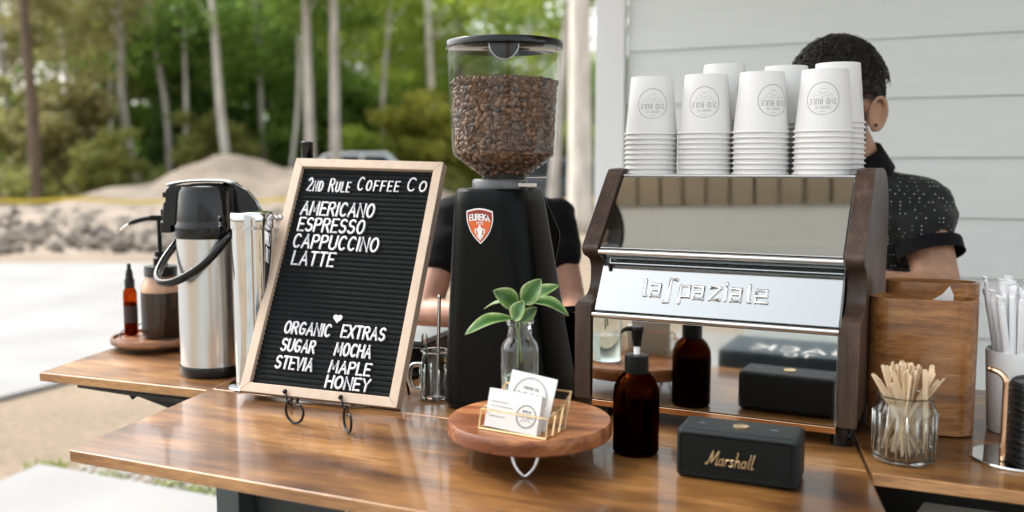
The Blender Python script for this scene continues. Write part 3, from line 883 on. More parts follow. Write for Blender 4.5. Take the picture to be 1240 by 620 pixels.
# easel
ez = empty('easel', (0, 0, 0), 0, 'black wrought iron wire easel with curled feet holding the letter board', 'easel')
ew = MB()
for (hx, hy, fx, fy, wd_) in ((345, 474, 357, 512, 1.0), (412.5, 481, 421, 523, .75)):
    f = onz(fx, fy, TT + .003)
    up = onplane(hx, hy, BP + bN * .01, bN)          # ball tip in front of the frame
    low = onplane(hx + 4, hy + 14, BP + bN * .012, bN)
    nx = V((.80, -.45, 0)).normalized() if wd_ == 1 else V((.45, -.85, 0)).normalized()
    s = .020
    cc = f + V((0, 0, s))
    curl = [low, low + nx * .006 + V((0, 0, -.004)) - bN * .012]
    cur = []
    for k in range(15):
        a = R(108 + k * 18.5)
        cur.append(cc + nx * math.cos(a) * s * .95 + V((0, 0, math.sin(a) * s)))
    cur.append(cc + nx * s * .70 + V((0, 0, s * .45))); cur.append(cc + nx * s * .35 + V((0, 0, s * .50))); cur.append(cc + nx * s * .0 + V((0, 0, s * .34)))
    path = bez([up, low, low - bN * .016 + V((0, 0, -.001))] + [cur[1]], 4) + cur[2:]
    path2 = [up, (up + low) / 2, low]
    ew.tube(path2, .0023, 8); ew.ball(up, .0045, 10, 8)
    back = low - bN * .03
    ew.tube([low, back], .0023, 8)
    ew.tube([low - bN * .012, cur[0], *cur[1:]], .0022, 8)
    ew.tube([back, back + bU * .32 - bN * .006], .0024, 8)
    bk = f + V((.07, .24, -.003)) ; ew.tube([back + bU * .3, V((bk.x, bk.y, TT + .002))], .0024, 8)
ew.build('easel_wire', m_iron, ez, smooth=True)

# ================================================================== AIRPOT
ap = empty('airpot', (-.606, 1.852, TT), 0, 'steel vacuum airpot with glossy black lid and carry handle', 'airpot')
MB().lathe([(.001, 0), (.064, 0), (.0665, .004), (.0665, .02), (.0655, .022)], n=64).build('base', m_glossblk, ap, smooth='auto')
MB().lathe([(.0645, .0205), (.0645, .284), (.0, .284)], n=96).build('body', m_steel, ap, smooth='auto')
MB().lathe([(.066, .276), (.0685, .28), (.069, .302), (.067, .306), (.0665, .312), (.061, .365), (.056, .378), (.03, .384), (.001, .385)], n=64).build('lid', m_glossblk, ap, smooth='auto', ang=50)
sp_ = MB()
sp_.prism([V((-.045, -.026, .300)), V((-.083, -.026, .302)), V((-.087, -.026, .312)), V((-.084, -.026, .345)), V((-.079, -.026, .350)), V((-.078, -.026, .372)), V((-.07, -.026, .379)), V((-.04, -.026, .382))], (0, .05, 0))
sp_.build('spout', m_glossblk, ap, bevel=.004, seg=3)
sp2 = MB(); sp2.box((-.0805, -.0005, .362), (.010, .044, .012)); sp2.box((-.086, -.0005, .327), (.010, .04, .014)); sp2.box((-.082, -.0005, .297), (.022, .036, .022))
sp2.build('spout_latch', m_glossblk, ap, bevel=.003, seg=3)
tpn = MB(); pl_ = bez([(-.075, 0, .381), (-.055, 0, .386), (-.02, 0, .3895), (.03, 0, .389), (.052, 0, .384)], 4)
tpn.tube(pl_, .028, 12, flat=(1, .11)); tpn.build('top_plate', pr('silver_plastic', (.42, .43, .43), .28, metal=.6), ap, smooth=True)
fn = MB(); pf = [(.03, .387), (.055, .384), (.078, .37), (.096, .348), (.108, .318), (.108, .30), (.06, .295), (.03, .30)]
fn.prism([V((p[0], -.014, p[1])) for p in pf], (0, .03, 0)); fn.build('rear_hinge', m_glossblk, ap, bevel=.006, seg=3)
hd = MB(); hp_ = bez([(.058, -.048, .285), (.045, -.062, .268), (.010, -.082, .228), (-.035, -.092, .200), (-.070, -.08, .194), (-.092, -.045, .205), (-.088, -.01, .235), (-.072, .02, .268), (-.066, .026, .288)], 6)
hd.tube(hp_, .0085, 12, flat=(.75, 1)); hd.build('handle', m_glossblk, ap, smooth=True)

# tall polished cylinder
cy = empty('steel_cylinder', (-.488, 1.735, TT), 0, 'tall polished steel cup dispenser tube standing between the airpot and the letter board', 'dispenser')
MB().lathe([(.001, 0), (.052, 0), (.053, .003), (.05, .006), (.03, .008), (.001, .008)], n=48).build('foot', m_chrome, cy, smooth='auto')
MB().lathe([(.0385, .008), (.0385, .315), (.0, .315)], n=64).build('tube', m_chrome, cy, smooth='auto')
MB().lathe([(.041, .302), (.0415, .304), (.0415, .328), (.040, .332), (.03, .3335), (.001, .334)], n=64).build('lid', m_chrome, cy, smooth='auto')
kn = MB(); kn.tube([(.04, .0, .322), (.052, 0, .322)], .0035, 10); kn.ball((.054, 0, .322), .005); kn.build('knob', m_chrome, cy, smooth=True)

# rod behind the board
bpst = empty('pump_pot', (-.4315, 1.96, TT), 0, 'black lidded rod of a slim dispenser poking up behind the letter board', 'dispenser')
MB().lathe([(.001, 0), (.045, 0), (.045, .01), (.03, .02), (.03, .30), (.012, .33), (.001, .33)], n=32).build('body', m_steel, bpst, smooth='auto')
MB().lathe([(.010, .33), (.0105, .425), (.0128, .43), (.0128, .468), (.011, .4695), (.001, .4695)], n=32).build('rod', m_glossblk, bpst, smooth='auto')

# ================================================================== TRAY + BOTTLES
tr = empty('round_tray', (-.822, 2.125, TT), 0, 'round wooden turntable tray under the syrup bottles', 'tray')
MB().lathe([(.001, .0), (.06, .0), (.06, .010), (.001, .010)], n=40).build('foot', m_walnut, tr, smooth='auto')
MB().lathe([(.001, .010), (.098, .010), (.105, .016), (.105, .024), (.102, .0285), (.098, .0275), (.096, .022), (.001, .022)], n=72).build('plate', m_tray, tr, smooth='auto')
wr_ = MB(); wr_.tube([V((.085 * math.cos(R(a)), .085 * math.sin(R(a)), .036 + .01 * math.sin(R(a)))) for a in range(-60, 230, 10)], .0012, 6); wr_.build('wire_rail', m_iron, tr, smooth=True)
TZ = TT + .0225
sj = empty('syrup_jar', (-.812, 2.125, TZ), 0, 'glass jar of dark syrup with a long spouted black pump on the round tray', 'jar')
MB().lathe([(.001, 0), (.038, 0), (.0445, .006), (.0455, .02), (.0455, .105), (.043, .122), (.034, .138), (.032, .146), (.0, .146)], n=56).build('glass', m_clear, sj, smooth='auto')
MB().lathe([(.001, .004), (.038, .004), (.042, .01), (.0425, .106), (.001, .106)], n=48).build('syrup', m_liq, sj, smooth='auto')
MB().lathe([(.0425, .1065), (.0425, .108), (.0395, .121), (.031, .134), (.029, .143), (.0, .143)], n=48).build('residue', m_jarfilm, sj, smooth='auto')
lidp = [(.001, .143), (.036, .143)]
for k in range(4): lidp += [(.0375, .1445 + k * .005), (.036, .1465 + k * .005), (.036, .1485 + k * .005)]
lidp += [(.036, .166), (.02, .168), (.001, .168)]
MB().lathe(lidp, n=48).build('lid', m_black, sj, smooth='auto')
pm = MB(); pm.lathe([(.016, .168), (.016, .184), (.012, .188), (.013, .196), (.011, .2), (.005, .202), (.005, .275), (.001, .275)], n=24)
pm.box((.0, 0, .277), (.034, .018, .012)); pm.tube(bez([(0, 0, .277), (-.03, -.0, .275), (-.058, 0, .268), (-.07, 0, .262)], 4), [.006] * 9 + [.005, .004, .0035, .003], 8); pm.build('pump', m_pump, sj, smooth='auto')
nz = MB(); nz.tube(bez([(-.068, 0, .263), (-.080, 0, .256), (-.089, 0, .248)], 4), .0026, 8); nz.build('nozzle', m_chrome, sj, smooth=True)
db = empty('dropper_bottle', (-.896, 2.150, TZ), 0, 'small amber red bottle with a black pointed cap beside the syrup jar', 'bottle')
MB().lathe([(.001, 0), (.014, 0), (.0155, .003), (.0155, .098), (.014, .106), (.009, .114), (.009, .12), (.0, .12)], n=32).build('glass', m_ambred, db, smooth='auto')
MB().lathe([(.001, .003), (.012, .003), (.0135, .006), (.0135, .08), (.001, .08)], n=24).build('bitters', pr('bitters', (.26, .075, .015), .3), db, smooth='auto')
MB().lathe([(.011, .112), (.0115, .13), (.009, .134), (.0085, .138), (.0075, .15), (.0045, .158), (.0045, .168), (.001, .169)], n=24).build('cap', m_black, db, smooth='auto')
lbp = MB(); lbp.lathe([(.0157, .03), (.0157, .07)], n=32); lbp.build('paper_label', pr('dark_label', (.05, .03, .03), .7), db, smooth=True)

# ================================================================== GRINDER
gx, gy = -.019, 1.625
gr = empty('coffee_grinder', (gx, gy, TT), 0, 'matt black coffee grinder with a clear hopper full of beans', 'grinder')
rings = []
yawg = R(-22)
Mg = Matrix.Rotation(yawg, 3, 'Z')
for t in (0, .02, .04, .25, .5, .75, .93, .985, 1.0):
    w = .200 + (.132 - .200) * t; d = .21 + (.15 - .21) * t; cx = .020 + (-.003 - .020) * t; rr = .042
    if t == 0: w -= .012; d -= .012
    if t == 1.0: w -= .010; d -= .010
    if t == .985: w -= .003; d -= .003
    rings.append([Mg @ p + V((cx, 0, .004 + .376 * t)) for p in rrect(w, d, rr, 7)])
MB().loft(rings).build('body', m_gblack, gr, smooth='auto', ang=50)
hd_ = MB(); pg = [(.02, .377), (.073, .376), (.107, .300), (.1085, .285), (.100, .235), (.104, .02), (.0, .02)]
hd_.prism([V((p[0], .085, p[1])) for p in pg], (0, .10, 0)); hd_.build('rear_housing', m_gblack, gr, bevel=.006, seg=3)
MB().lathe([(.001, .380), (.048, .380), (.048, .392), (.045, .396), (.001, .396)], (-.003, 0, 0), n=40).build('collar', pr('collar_grey', (.12, .125, .125), .35, metal=.5), gr, smooth='auto')
cp = MB(); cp.box((.034, -.02, .386), (.055, .03, .007)); cp.box((.055, .0, .3985), (.05, .012, .003)); cp.build('shutter_plate', m_steel, gr, bevel=.001)
hop = MB(); hop.lathe([(.036, .396), (.042, .402), (.088, .437), (.0915, .446), (.0995, .618)], (.006, 0, 0), n=96)
MB().lathe([(.0365, .392), (.0365, .405), (.001, .405)], (.006, 0, 0), n=40).build('throat', m_glossblk, gr, smooth='auto')
hop.build('hopper', m_hop, gr, smooth='auto', ang=60)
ld = MB(); ld.lathe([(.001, .6185), (.0995, .6185), (.1020, .620), (.1025, .627), (.100, .631), (.085, .633), (.001, .633)], (.006, 0, 0), n=96); ld.build('lid', m_glossblk, gr, smooth='auto')
gp = MB()
pts = [V((.006 + .024 * math.cos(R(a)), -.094, .6185 + .026 * math.sin(R(a)))) for a in range(180, 361, 12)]
gp.prism(pts, (0, .02, 0)); gp.build('finger_grip', m_glossblk, gr, bevel=.003, seg=3)
gt = MB(); gt.tube([V((.006 + .0245 * math.cos(R(a)), -.0955, .6185 + .0265 * math.sin(R(a)))) for a in range(180, 361, 9)], .0008, 6); gt.build('grip_edge', m_chrome, gr, smooth=True)
# badge on the body front
def face_pt(u, v, lift=0.):
    """point on the grinder front face; u along face, v height"""
    t = (v - .004) / .376; w = .200 + (.132 - .200) * t; d = .21 + (.15 - .21) * t; cx = .020 + (-.003 - .020) * t
    return Mg @ V((u, -d / 2 - lift, 0)) + V((cx, 0, v))
# shield outline
sh = [(0, 1.0), (.35, .96), (.72, .86), (.80, .80), (.80, .3), (.62, -.25), (.33, -.68), (0, -1.0)]
sh = [tuple(p)[:2] for p in bez([(a, b, 0) for a, b in sh], 4)]
shf = sh + [(-a, b) for a, b in sh[::-1][1:-1]]
bc_u, bc_v, bs = -.006, .318, .0300


def shield(k, lift, mat, name, clip=None):
    m = MB(); P = [face_pt(bc_u + a * bs * k, bc_v + b * bs * k, lift) for a, b in shf]
    cpt = face_pt(bc_u, bc_v, lift)
    m.add(P + [cpt], [(i, (i + 1) % len(P), len(P)) for i in range(len(P))])
    P2 = [face_pt(bc_u + a * bs * k, bc_v + b * bs * k, 0) for a, b in shf]
    m.loft([P2, P], cap=False)
    return m.build(name, mat, bd)


bd = MB(); bd.add([face_pt(bc_u + a * bs, bc_v + b * bs, .0004) for a, b in shf], [tuple(range(len(shf)))])
bd.loft([[face_pt(bc_u + a * bs, bc_v + b * bs, 0) for a, b in shf], [face_pt(bc_u + a * bs, bc_v + b * bs, .0004) for a, b in shf]], cap=False)
bd = bd.build('badge', m_emb, gr)
shield(.92, .0007, m_dred, 'badge_rim'); shield(.88, .001, m_orange, 'badge_field')
m = MB(); pb2 = [(a, b) for a, b in shf if b > .38]
P = [face_pt(bc_u + a * bs * .86, bc_v + b * bs * .86, .0012) for a, b in sorted([q for q in pb2 if q[0] >= 0], key=lambda q: q[1])] + [face_pt(bc_u + a * bs * .86, bc_v + b * bs * .86, .0012) for a, b in sorted([q for q in pb2 if q[0] < 0], key=lambda q: -q[1])]
m.add(P, [tuple(range(len(P)))]); m.build('badge_band', m_dred, bd)
fm = MB()
tl, w = text('EUREKA', .0095, gap=.2, width=.036)
ribbon(fm, [[(p[0] - .018, p[1]) for p in pl] for pl in tl], .0021, lambda u, v, l: face_pt(bc_u + u, bc_v + .0105 + v - 5.5 * u * u * 1.0, .0016 + l))
tl, w = text('1920', .0045, gap=.2, width=.0125)
ribbon(fm, [[(p[0] - .006, p[1]) for p in pl] for pl in tl], .0008, lambda u, v, l: face_pt(bc_u + u, bc_v + .003 + v, .0016 + l))
lily = [[(0, -.0225), (0, .001)], [(0, .0005), (-.003, -.005), (0, -.012)], [(0, .0005), (.003, -.005), (0, -.012)], [(-.0075, -.012), (-.009, -.006), (-.005, -.004), (-.003, -.010), (-.001, -.016)],
        [(.0075, -.012), (.009, -.006), (.005, -.004), (.003, -.010), (.001, -.016)], [(-.005, -.0155), (.005, -.0155)], [(-.004, -.018), (0, -.0215), (.004, -.018)]]
ribbon(fm, lily, .0023, lambda u, v, l: face_pt(bc_u + u, bc_v + v, .0018 + l))
fm.build('badge_print', m_emb, bd)

# beans: countless
def bean(mb, c, s, M):
    n, m = 8, 5
    rings = []
    for j in range(m + 1):
        ph = -PI / 2 + PI * j / m; cr = max(math.cos(ph), .05)
        ring = []
        for i in range(n):
            th = 2 * PI * i / n
            x = .5 * s * math.sin(ph); y = .37 * s * cr * math.cos(th); z = .32 * s * cr * math.sin(th)
            if z > 0: z *= .75
            if z > 0 and abs(y) < .1 * s: z = -.02 * s
            ring.append(V(c) + M @ V((x, y, z)))
        rings.append(ring)
    mb.loft(rings)


bn = MB(); random.seed(3)
Bc = V((gx + .006, gy, TT))


def hopr(z):
    if z < .437: return .04 + (z - .402) / .035 * .046
    return .0875 + (z - .437) / .181 * .009


topz = .562
for layer, off in enumerate((.0055, .0095)):
    z = .410 if layer == 0 else .414
    while z < topz + .0:
        r_ = hopr(z) - off; nb_ = int(2 * PI * r_ / .0088); ph0 = random.random() * 6.3
        for i in range(nb_):
            a = ph0 + 2 * PI * (i + random.uniform(-.25, .25)) / nb_
            zz = z + random.uniform(-.0025, .0025) + (.0035 * math.sin(a * 2) if z > topz - .01 else 0)
            c = Bc + V((r_ * math.cos(a), r_ * math.sin(a), zz))
            # crease facing outwards half the time
            M = Matrix.Rotation(a, 3, 'Z') @ Matrix.Rotation(PI / 2 * random.choice((1, -1)), 3, 'Y') @ Matrix.Rotation(random.uniform(0, PI), 3, 'Z') @ Matrix.Rotation(random.uniform(-.5, .5), 3, 'X')
            bean(bn, c, random.uniform(.0118, .0142), M)
        z += .0078
for i in range(900):
    a = random.uniform(0, 6.3); r_ = .09 * math.sqrt(random.random())
    M = Matrix.Rotation(random.uniform(0, 6), 3, V((random.gauss(0, 1), random.gauss(0, 1), random.gauss(0, 1))).normalized())
    bean(bn, Bc + V((r_ * math.cos(a), r_ * math.sin(a), topz - .002 + .008 * (1 - r_ / .09) + random.uniform(-.003, .003))), .0125, M)
bn.lathe([(.030, .404), (.036, .405), (.075, .434), (.078, .445), (.080, topz - .006), (.001, topz - .003)], Bc, n=40)
# per-bean colours
mbn, nt, out = newmat('coffee_beans'); L = nt.links.new
b = nt.nodes.new('ShaderNodeBsdfPrincipled'); ge = nt.nodes.new('ShaderNodeNewGeometry'); rp = nt.nodes.new('ShaderNodeValToRGB')
rp.color_ramp.elements[0].color = (.035, .015, .008, 1); rp.color_ramp.elements[1].color = (.21, .10, .05, 1)
L(ge.outputs['Random Per Island'], rp.inputs[0]); L(rp.outputs[0], b.inputs['Base Color']); b.inputs['Roughness'].default_value = .33; L(b.outputs[0], out.inputs[0])
tag(bn.build('coffee_beans', mbn, smooth='auto', ang=60), 'dark roasted coffee beans filling the clear grinder hopper', 'beans', kind='stuff')

# ================================================================== ESPRESSO MACHINE
YM = R(-26)
MX = V((math.cos(YM), math.sin(YM), 0)); MY = V((-math.sin(YM), math.cos(YM), 0))
MB0 = V((.1346, 1.5236, TT)); MWID = .3894
em = empty('espresso_machine', tuple(MB0), YM, 'polished steel espresso machine with dark walnut side panels', 'espresso machine')
prof = [(-.002, .036), (-.005, .042), (-.005, .176), (.000, .188), (.012, .193), (.040, .197), (.058, .206), (.066, .222), (.066, .246), (.058, .259), (.044, .265), (.034, .268), (.026, .275), (.025, .284),
        (.040, .300), (.132, .396), (.146, .408), (.166, .414), (.30, .415), (.37, .408), (.42, .388), (.458, .355), (.475, .31), (.468, .25), (.44, .15), (.40, .06), (.38, .038), (.10, .036)]
for s, x0 in ((0, -.030), (1, MWID + .002)):
    m = MB(); m.prism([V((x0, p.y, p.z)) for p in bez([(0, a_, b_) for a_, b_ in prof + prof[:1]], 3)[:-1]], (.028, 0, 0))
    o = m.build('side_panel', m_walnut, em, bevel=.008, seg=5, ang=40)
body = MB()
bpz = [(.004, .028), (.004, .172), (.012, .178), (.058, .262), (.040, .275), (.146, .396), (.150, .400), (.38, .400), (.42, .36), (.36, .028)]
body.prism([V((.0, p[0] + .003, p[1])) for p in bpz], (MWID, 0, 0)); body.build('chassis', m_steel, em)


def mpanel(name, y0, z0, y1, z1, mat=m_mirror, th=.002, x0=.001, x1=None, nx=1):
    x1 = x1 or MWID - .001
    n = V((0, -(z1 - z0), (y1 - y0))).normalized() * -1
    if n.y > 0: n = -n
    m = MB(); m.prism([V((x0, y0, z0)), V((x1, y0, z0)), V((x1, y1, z1)), V((x0, y1, z1))], n * th)
    return m.build(name, mat, em, bevel=.0006)


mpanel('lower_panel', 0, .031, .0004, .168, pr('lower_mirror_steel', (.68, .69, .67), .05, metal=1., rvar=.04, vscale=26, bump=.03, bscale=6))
mpanel('middle_panel', .006, .179, .056, .265, pr('middle_steel_dimmed', (.43, .45, .445), .07, metal=1., rvar=.05, vscale=20, bump=.05, bscale=5))  # same steel, colour darkened to hold back the bright sky reflection
mpanel('upper_panel', .030, .281, .146, .398, pr('upper_steel_brightened', (.80, .815, .79), .045, metal=1., rvar=.04, vscale=24, bump=.06, bscale=4))  # same steel, colour lightened to lift the dim reflection of the porch
mpanel('top_tray', .146, .401, .38, .4015, m_steel, .002)
tm = MB()
for (yy, zz) in ((-.001, .1735), (.0265, .2755)):
    tm.tube([(.0, yy, zz), (MWID, yy, zz)], .0048, 12)
tm.tube([(.0, .150, .4015), (MWID, .150, .4015)], .0030, 10)
tm.build('trim_bar', m_trimst, em, smooth='auto')
bt = MB(); bt.box((MWID / 2, .004, .024), (MWID, .012, .010)); bt.build('drip_edge', m_copper, em, bevel=.001)
for (x, y) in ((.012, .02), (MWID + .008, .02), (.012, .27), (MWID + .008, .27)):
    MB().lathe([(.001, 0), (.017, 0), (.018, .003), (.015, .03), (.015, .036), (.001, .036)], (x, y, 0), n=24).build('foot', m_glossblk, em, smooth='auto')
# embossed name on the middle panel
mdir = V((0, .050, .086)).normalized(); mn = V((0, -.086, .050)).normalized()
def mid(u, v, l=0.): return V((u, .006, .179)) + mdir * v + mn * (.0022 + l)
sq = {'l': (.16, [[(.05, 1.35), (.05, 0), (.16, 0)]]), 'a': (.6, [[(0, 1), (.5, 1), (.5, 0), (0, 0), (0, .55), (.5, .55)]]), 's': (.5, [[(.5, 1.5), (.15, 1.5), (.15, -.45), (-.1, -.45)]]),
      'p': (.5, [[(0, -.45), (0, 1), (.5, 1), (.5, .1), (0, .1)]]), 'z': (.55, [[(0, 1), (.55, 1), (0, 0), (.55, 0)]]), 'i': (.06, [[(.03, 1), (.03, 0)], [(.03, 1.3), (.03, 1.42)]]),
      'e': (.6, [[(.6, 0), (0, 0), (0, 1), (.55, 1), (.55, .5), (.0, .5)]])}
x = 0; wl = []
for ch in 'laspaziale':
    w, st = sq[ch]; wl += [[(x + p[0], p[1]) for p in pl] for pl in st]; x += w + .27
x -= .27; lg = MB(); k = .200 / x; sv = .0205
for pl in wl:
    q = [mid(.080 + p[0] * k, .031 + p[1] * sv) for p in pl]
    lg.tube(q, .0031, 8)
    for p in q: lg.ball(p, .0031, 8, 5)
lg.build('embossed_name', m_trimst, em, smooth='auto', ang=60)
# drain dots / buttons at left
bx = MB(); bx.ball((.006, .0255, .2665), .004, 8, 6); bx.build('latch', m_glossblk, em, smooth=True)

# ================================================================== PAPER CUPS
ch_ = .1025; rb, rm = .0370, .0462; pitch = .0088


def cup_fn(u, v, l=0.):
    # v measured along height from base, u arc length; local cup stands upright
    t = v / ch_; r = rb + (rm - rb) * t + .0002 + l
    a = u / (rb + (rm - rb) * .5) - PI / 2
    return V((r * math.cos(a), r * math.sin(a), v))


def make_cup():
    c = empty('paper_cup', (0, 0, 0))
    m = MB(); m.lathe([(.0, .006), (rb - .0015, .006), (rb - .001, .0), (rb, .0), (rm, ch_ - .003), (rm + .0024, ch_ - .0032), (rm + .0030, ch_ - .0012), (rm + .0022, ch_), (rm - .0004, ch_ - .0005), (rb - .0012, .009), (.0, .009)], n=56)
    m.build('body', m_paper, c, smooth='auto', ang=50)
    p = MB(); cv = .049; lr = .0262
    ring = arc(0, 0, lr, lr, 0, 360, 40); L_ = [ring]
    tl, w = text('2ND RULE', .0085, gap=.32, width=.042); L_ += [[(q[0] - .021, q[1] + .0005) for q in pl] for pl in tl]
    pr1 = lambda u, v, l: cup_fn(u, cv + v, l)
    ribbon(p, L_, .0010, pr1)
    tl, w = text('COFFEE CO.', .0036, gap=.3, width=.024); L2 = [[(q[0] - .012, q[1] + .0125) for q in pl] for pl in tl]
    L2 += [[(-.013, -.008), (-.006, -.003), (-.003, -.006), (.001, -.001), (.005, -.006), (.008, -.004), (.014, -.009)], [(-.009, -.011), (.0, -.008), (.009, -.012)], [(-.017, -.004), (-.013, -.004)], [(.013, -.004), (.017, -.004)], [(-.004, .021), (.004, .021)], [(-.005, -.016), (.005, -.016)]]
    ribbon(p, L2, .00045, pr1, lift=.0002)
    p.build('printed_logo', m_inkd, c)
    return c


cup0 = make_cup(); used = False
CN = -MY
ordn = ['top', 'second', 'third', 'fourth', 'fifth', 'sixth', 'seventh', 'eighth', 'ninth', 'tenth', 'eleventh', 'twelfth', 'thirteenth']
stacks = [(788.5, .200, 9, 2, 'leftmost front stack on the machine', 0), (853, .200, 9, -4, 'second front stack from the left', 0), (921, .200, 9, 28, 'third front stack from the left', 0), (995.5, .200, 9, -3, 'rightmost front stack', 0),
          (875, .298, 12, 70, 'tall rear stack on the machine', 0), (948, .292, 11, 120, 'rear stack between the two right front stacks', 0), (1012, .280, 11, 100, 'rear stack right in front of the man', 0)]
for (px, dy, n, tw, nm, _) in stacks:
    P0 = MB0 + MY * dy
    P = onplane(px, 205, P0, CN); P.z = TT + .4040
    ln1, ln2 = random.uniform(-.02, .02), random.uniform(-.02, .02)
    if dy < .25: toff = math.atan2(P.x, P.y)
    for k in range(n):
        c = cup0 if not used else copy_tree(cup0); used = True
        c.location = (P.x + random.uniform(-.0002, .0002) + ln1 * pitch * (n - 1 - k), P.y + random.uniform(-.0002, .0002) + ln2 * pitch * (n - 1 - k), P.z + ch_ + pitch * (n - 1 - k))
        c.rotation_euler = (Matrix.Rotation(-math.atan2(P.x, P.y) + R(tw) + (0 if k == 0 else random.uniform(-2, 2)), 3, 'Z') @ Matrix.Rotation(PI, 3, 'Y')).to_euler()
        j = n - 1 - k
        tag(c, f'{ordn[k]} white cup from the top in the {nm}' if k else f'top upside-down white paper cup of the {nm}', 'cup', 'stacked paper cups on the espresso machine')
        if k > 0:
            for q in list(c.children):
                if q.name.startswith('printed_logo'): pass

# ================================================================== SOAP / SYRUP BOTTLE
so = empty('pump_bottle', (.182, 1.328, TT), R(0), 'amber glass bottle with a black pump beside the portable speaker', 'bottle')
MB().lathe([(.001, 0), (.030, 0), (.0335, .004), (.0338, .085), (.0325, .098), (.027, .110), (.019, .118), (.0145, .122), (.0145, .13), (.0, .13)], n=56).build('glass', m_amber, so, smooth='auto', ang=60)
MB().lathe([(.001, .004), (.027, .004), (.0305, .008), (.0308, .088), (.001, .088)], n=40).build('liquid', m_soapliq, so, smooth='auto')
cpp = []
m = MB(); n_ = 48
for (r0, z0) in ((.001, .119), (.0175, .119), (.0175, .143), (.0168, .145), (.009, .146), (.001, .146)): cpp.append((r0, z0))
m.lathe(cpp, n=48); m.build('collar', m_pump, so, smooth='auto')
MB().lathe([(.0045, .146), (.0045, .161), (.001, .161)], n=20).build('stem', m_white, so, smooth='auto')
m = MB(); m.lathe([(.001, .158), (.006, .158), (.0065, .162), (.0075, .168), (.0085, .178), (.0095, .181), (.0095, .185), (.008, .187), (.001, .187)], n=28)
m.tube(bez([(0, 0, .1825), (-.012, -.004, .184), (-.020, -.007, .183), (-.0245, -.009, .179)], 4), [.0034] * 6 + [.0032, .003, .0028, .0026, .0024, .0022, .002], 8); m.build('pump_head', m_pump, so, smooth='auto')

# ================================================================== SPEAKER
SL = V((.220, 1.215, TT)); yS = math.atan2(1.152 - 1.215, .366 - .220)
sp = empty('portable_speaker', tuple(SL), yS, 'black portable speaker with gold script lettering on the cart front', 'speaker')
sw, sdp, sh_ = .160, .074, .067
m = MB(); m.box((sw / 2, sdp / 2 + .004, sh_ / 2 + .001), (sw, sdp, sh_)); m.build('case', m_spk, sp, bevel=.007, seg=5)
gfr = MB(); rings = [[V((p.x + sw / 2, 0.0035, p.y + sh_ / 2 + .001)) for p in rrect(sw - .010, sh_ - .010, .006, 5)], [V((p.x + sw / 2, .0015, p.y + sh_ / 2 + .001)) for p in rrect(sw - .010, sh_ - .010, .006, 5)], [V((p.x + sw / 2, .0022, p.y + sh_ / 2 + .001)) for p in rrect(sw - .016, sh_ - .016, .005, 5)]]
gfr.loft(rings).build('grille', m_grille, sp)
gm = MB(); nx_, nz_ = 46, 17
for i in range(nx_):
    for j in range(nz_):
        x = .010 + (sw - .020) * (i + (.5 if j % 2 else 0)) / nx_; z = .010 + (sh_ - .018) * j / (nz_ - 1)
        gm.add([V((x - .0011, .0014, z)), V((x, .0002, z + .0011)), V((x + .0011, .0014, z)), V((x, .0014, z - .0011))], [(0, 1, 2, 3)])
gm.build('grille_mesh', pr('mesh_metal', (.045, .055, .055), .45, metal=.4), sp)
# script
def sl(p): return [(a + .28 * b, b) for a, b in p]
scr = [[(0, .1), (.04, 0), (.14, .1), (.30, 1.0)], [(.30, 1.0), (.38, .15)], [(.38, .15), (.72, 1.02)], [(.72, 1.02), (.74, .08), (.80, 0), (.88, .08)],
       arc(1.06, .24, .14, .24, 40, 400, 14), [(1.21, .47), (1.21, .06), (1.28, .02)],
       [(1.40, .47), (1.40, .0)], [(1.40, .28), (1.48, .43), (1.60, .47)],
       [(1.98, .43), (1.89, .49), (1.78, .44), (1.78, .34), (1.93, .20), (1.95, .08), (1.85, 0), (1.72, .05)],
       [(2.14, .0), (2.14, 1.0)], [(2.14, .28), (2.25, .46), (2.38, .42), (2.41, .04), (2.48, .0)],
       arc(2.72, .24, .14, .24, 40, 400, 14), [(2.87, .47), (2.87, .06), (2.94, .02)],
       [(3.08, 1.0), (3.08, .1), (3.15, .0)], [(3.32, 1.0), (3.32, .1), (3.40, .0), (3.48, .06)]]
mm = MB(); kk = .064 / 3.6
for pl in scr:
    q = [tuple(a)[:2] for a in bez([(a, b, 0) for a, b in sl(pl)], 3)] if 3 < len(pl) < 13 else sl(pl)
    tubes(mm, [q], lambda u, v: V((.041 + u * kk, -.0006, .0245 + v * kk * 1.05)), .00082, 6)
mm.build('script_lettering', m_gprint, sp, smooth='auto', ang=60)
kb = MB(); kb.lathe([(.001, 0), (.0105, 0), (.0105, .0015), (.009, .0022), (.006, .0012), (.001, .0012)], (sw * .50, .040, sh_ + .001), n=32); kb.build('control_knob', m_gold, sp, smooth='auto')
kb = MB(); kb.box((sw * .77, .041, sh_ + .0012), (.010, .003, .0006)); kb.box((sw * .17, .041, sh_ + .0012), (.009, .0016, .0006)); kb.box((sw * .17, .041, sh_ + .0013), (.0016, .007, .0006)); kb.build('top_print', pr('print_grey', (.15, .17, .17), .5), sp)
kb = MB(); kb.box((.0165, .041, sh_ + .0011), (.0012, sdp - .010, .0004)); kb.box((sw - .0165, .041, sh_ + .0011), (.0012, sdp - .010, .0004)); kb.build('seam', m_black, sp)

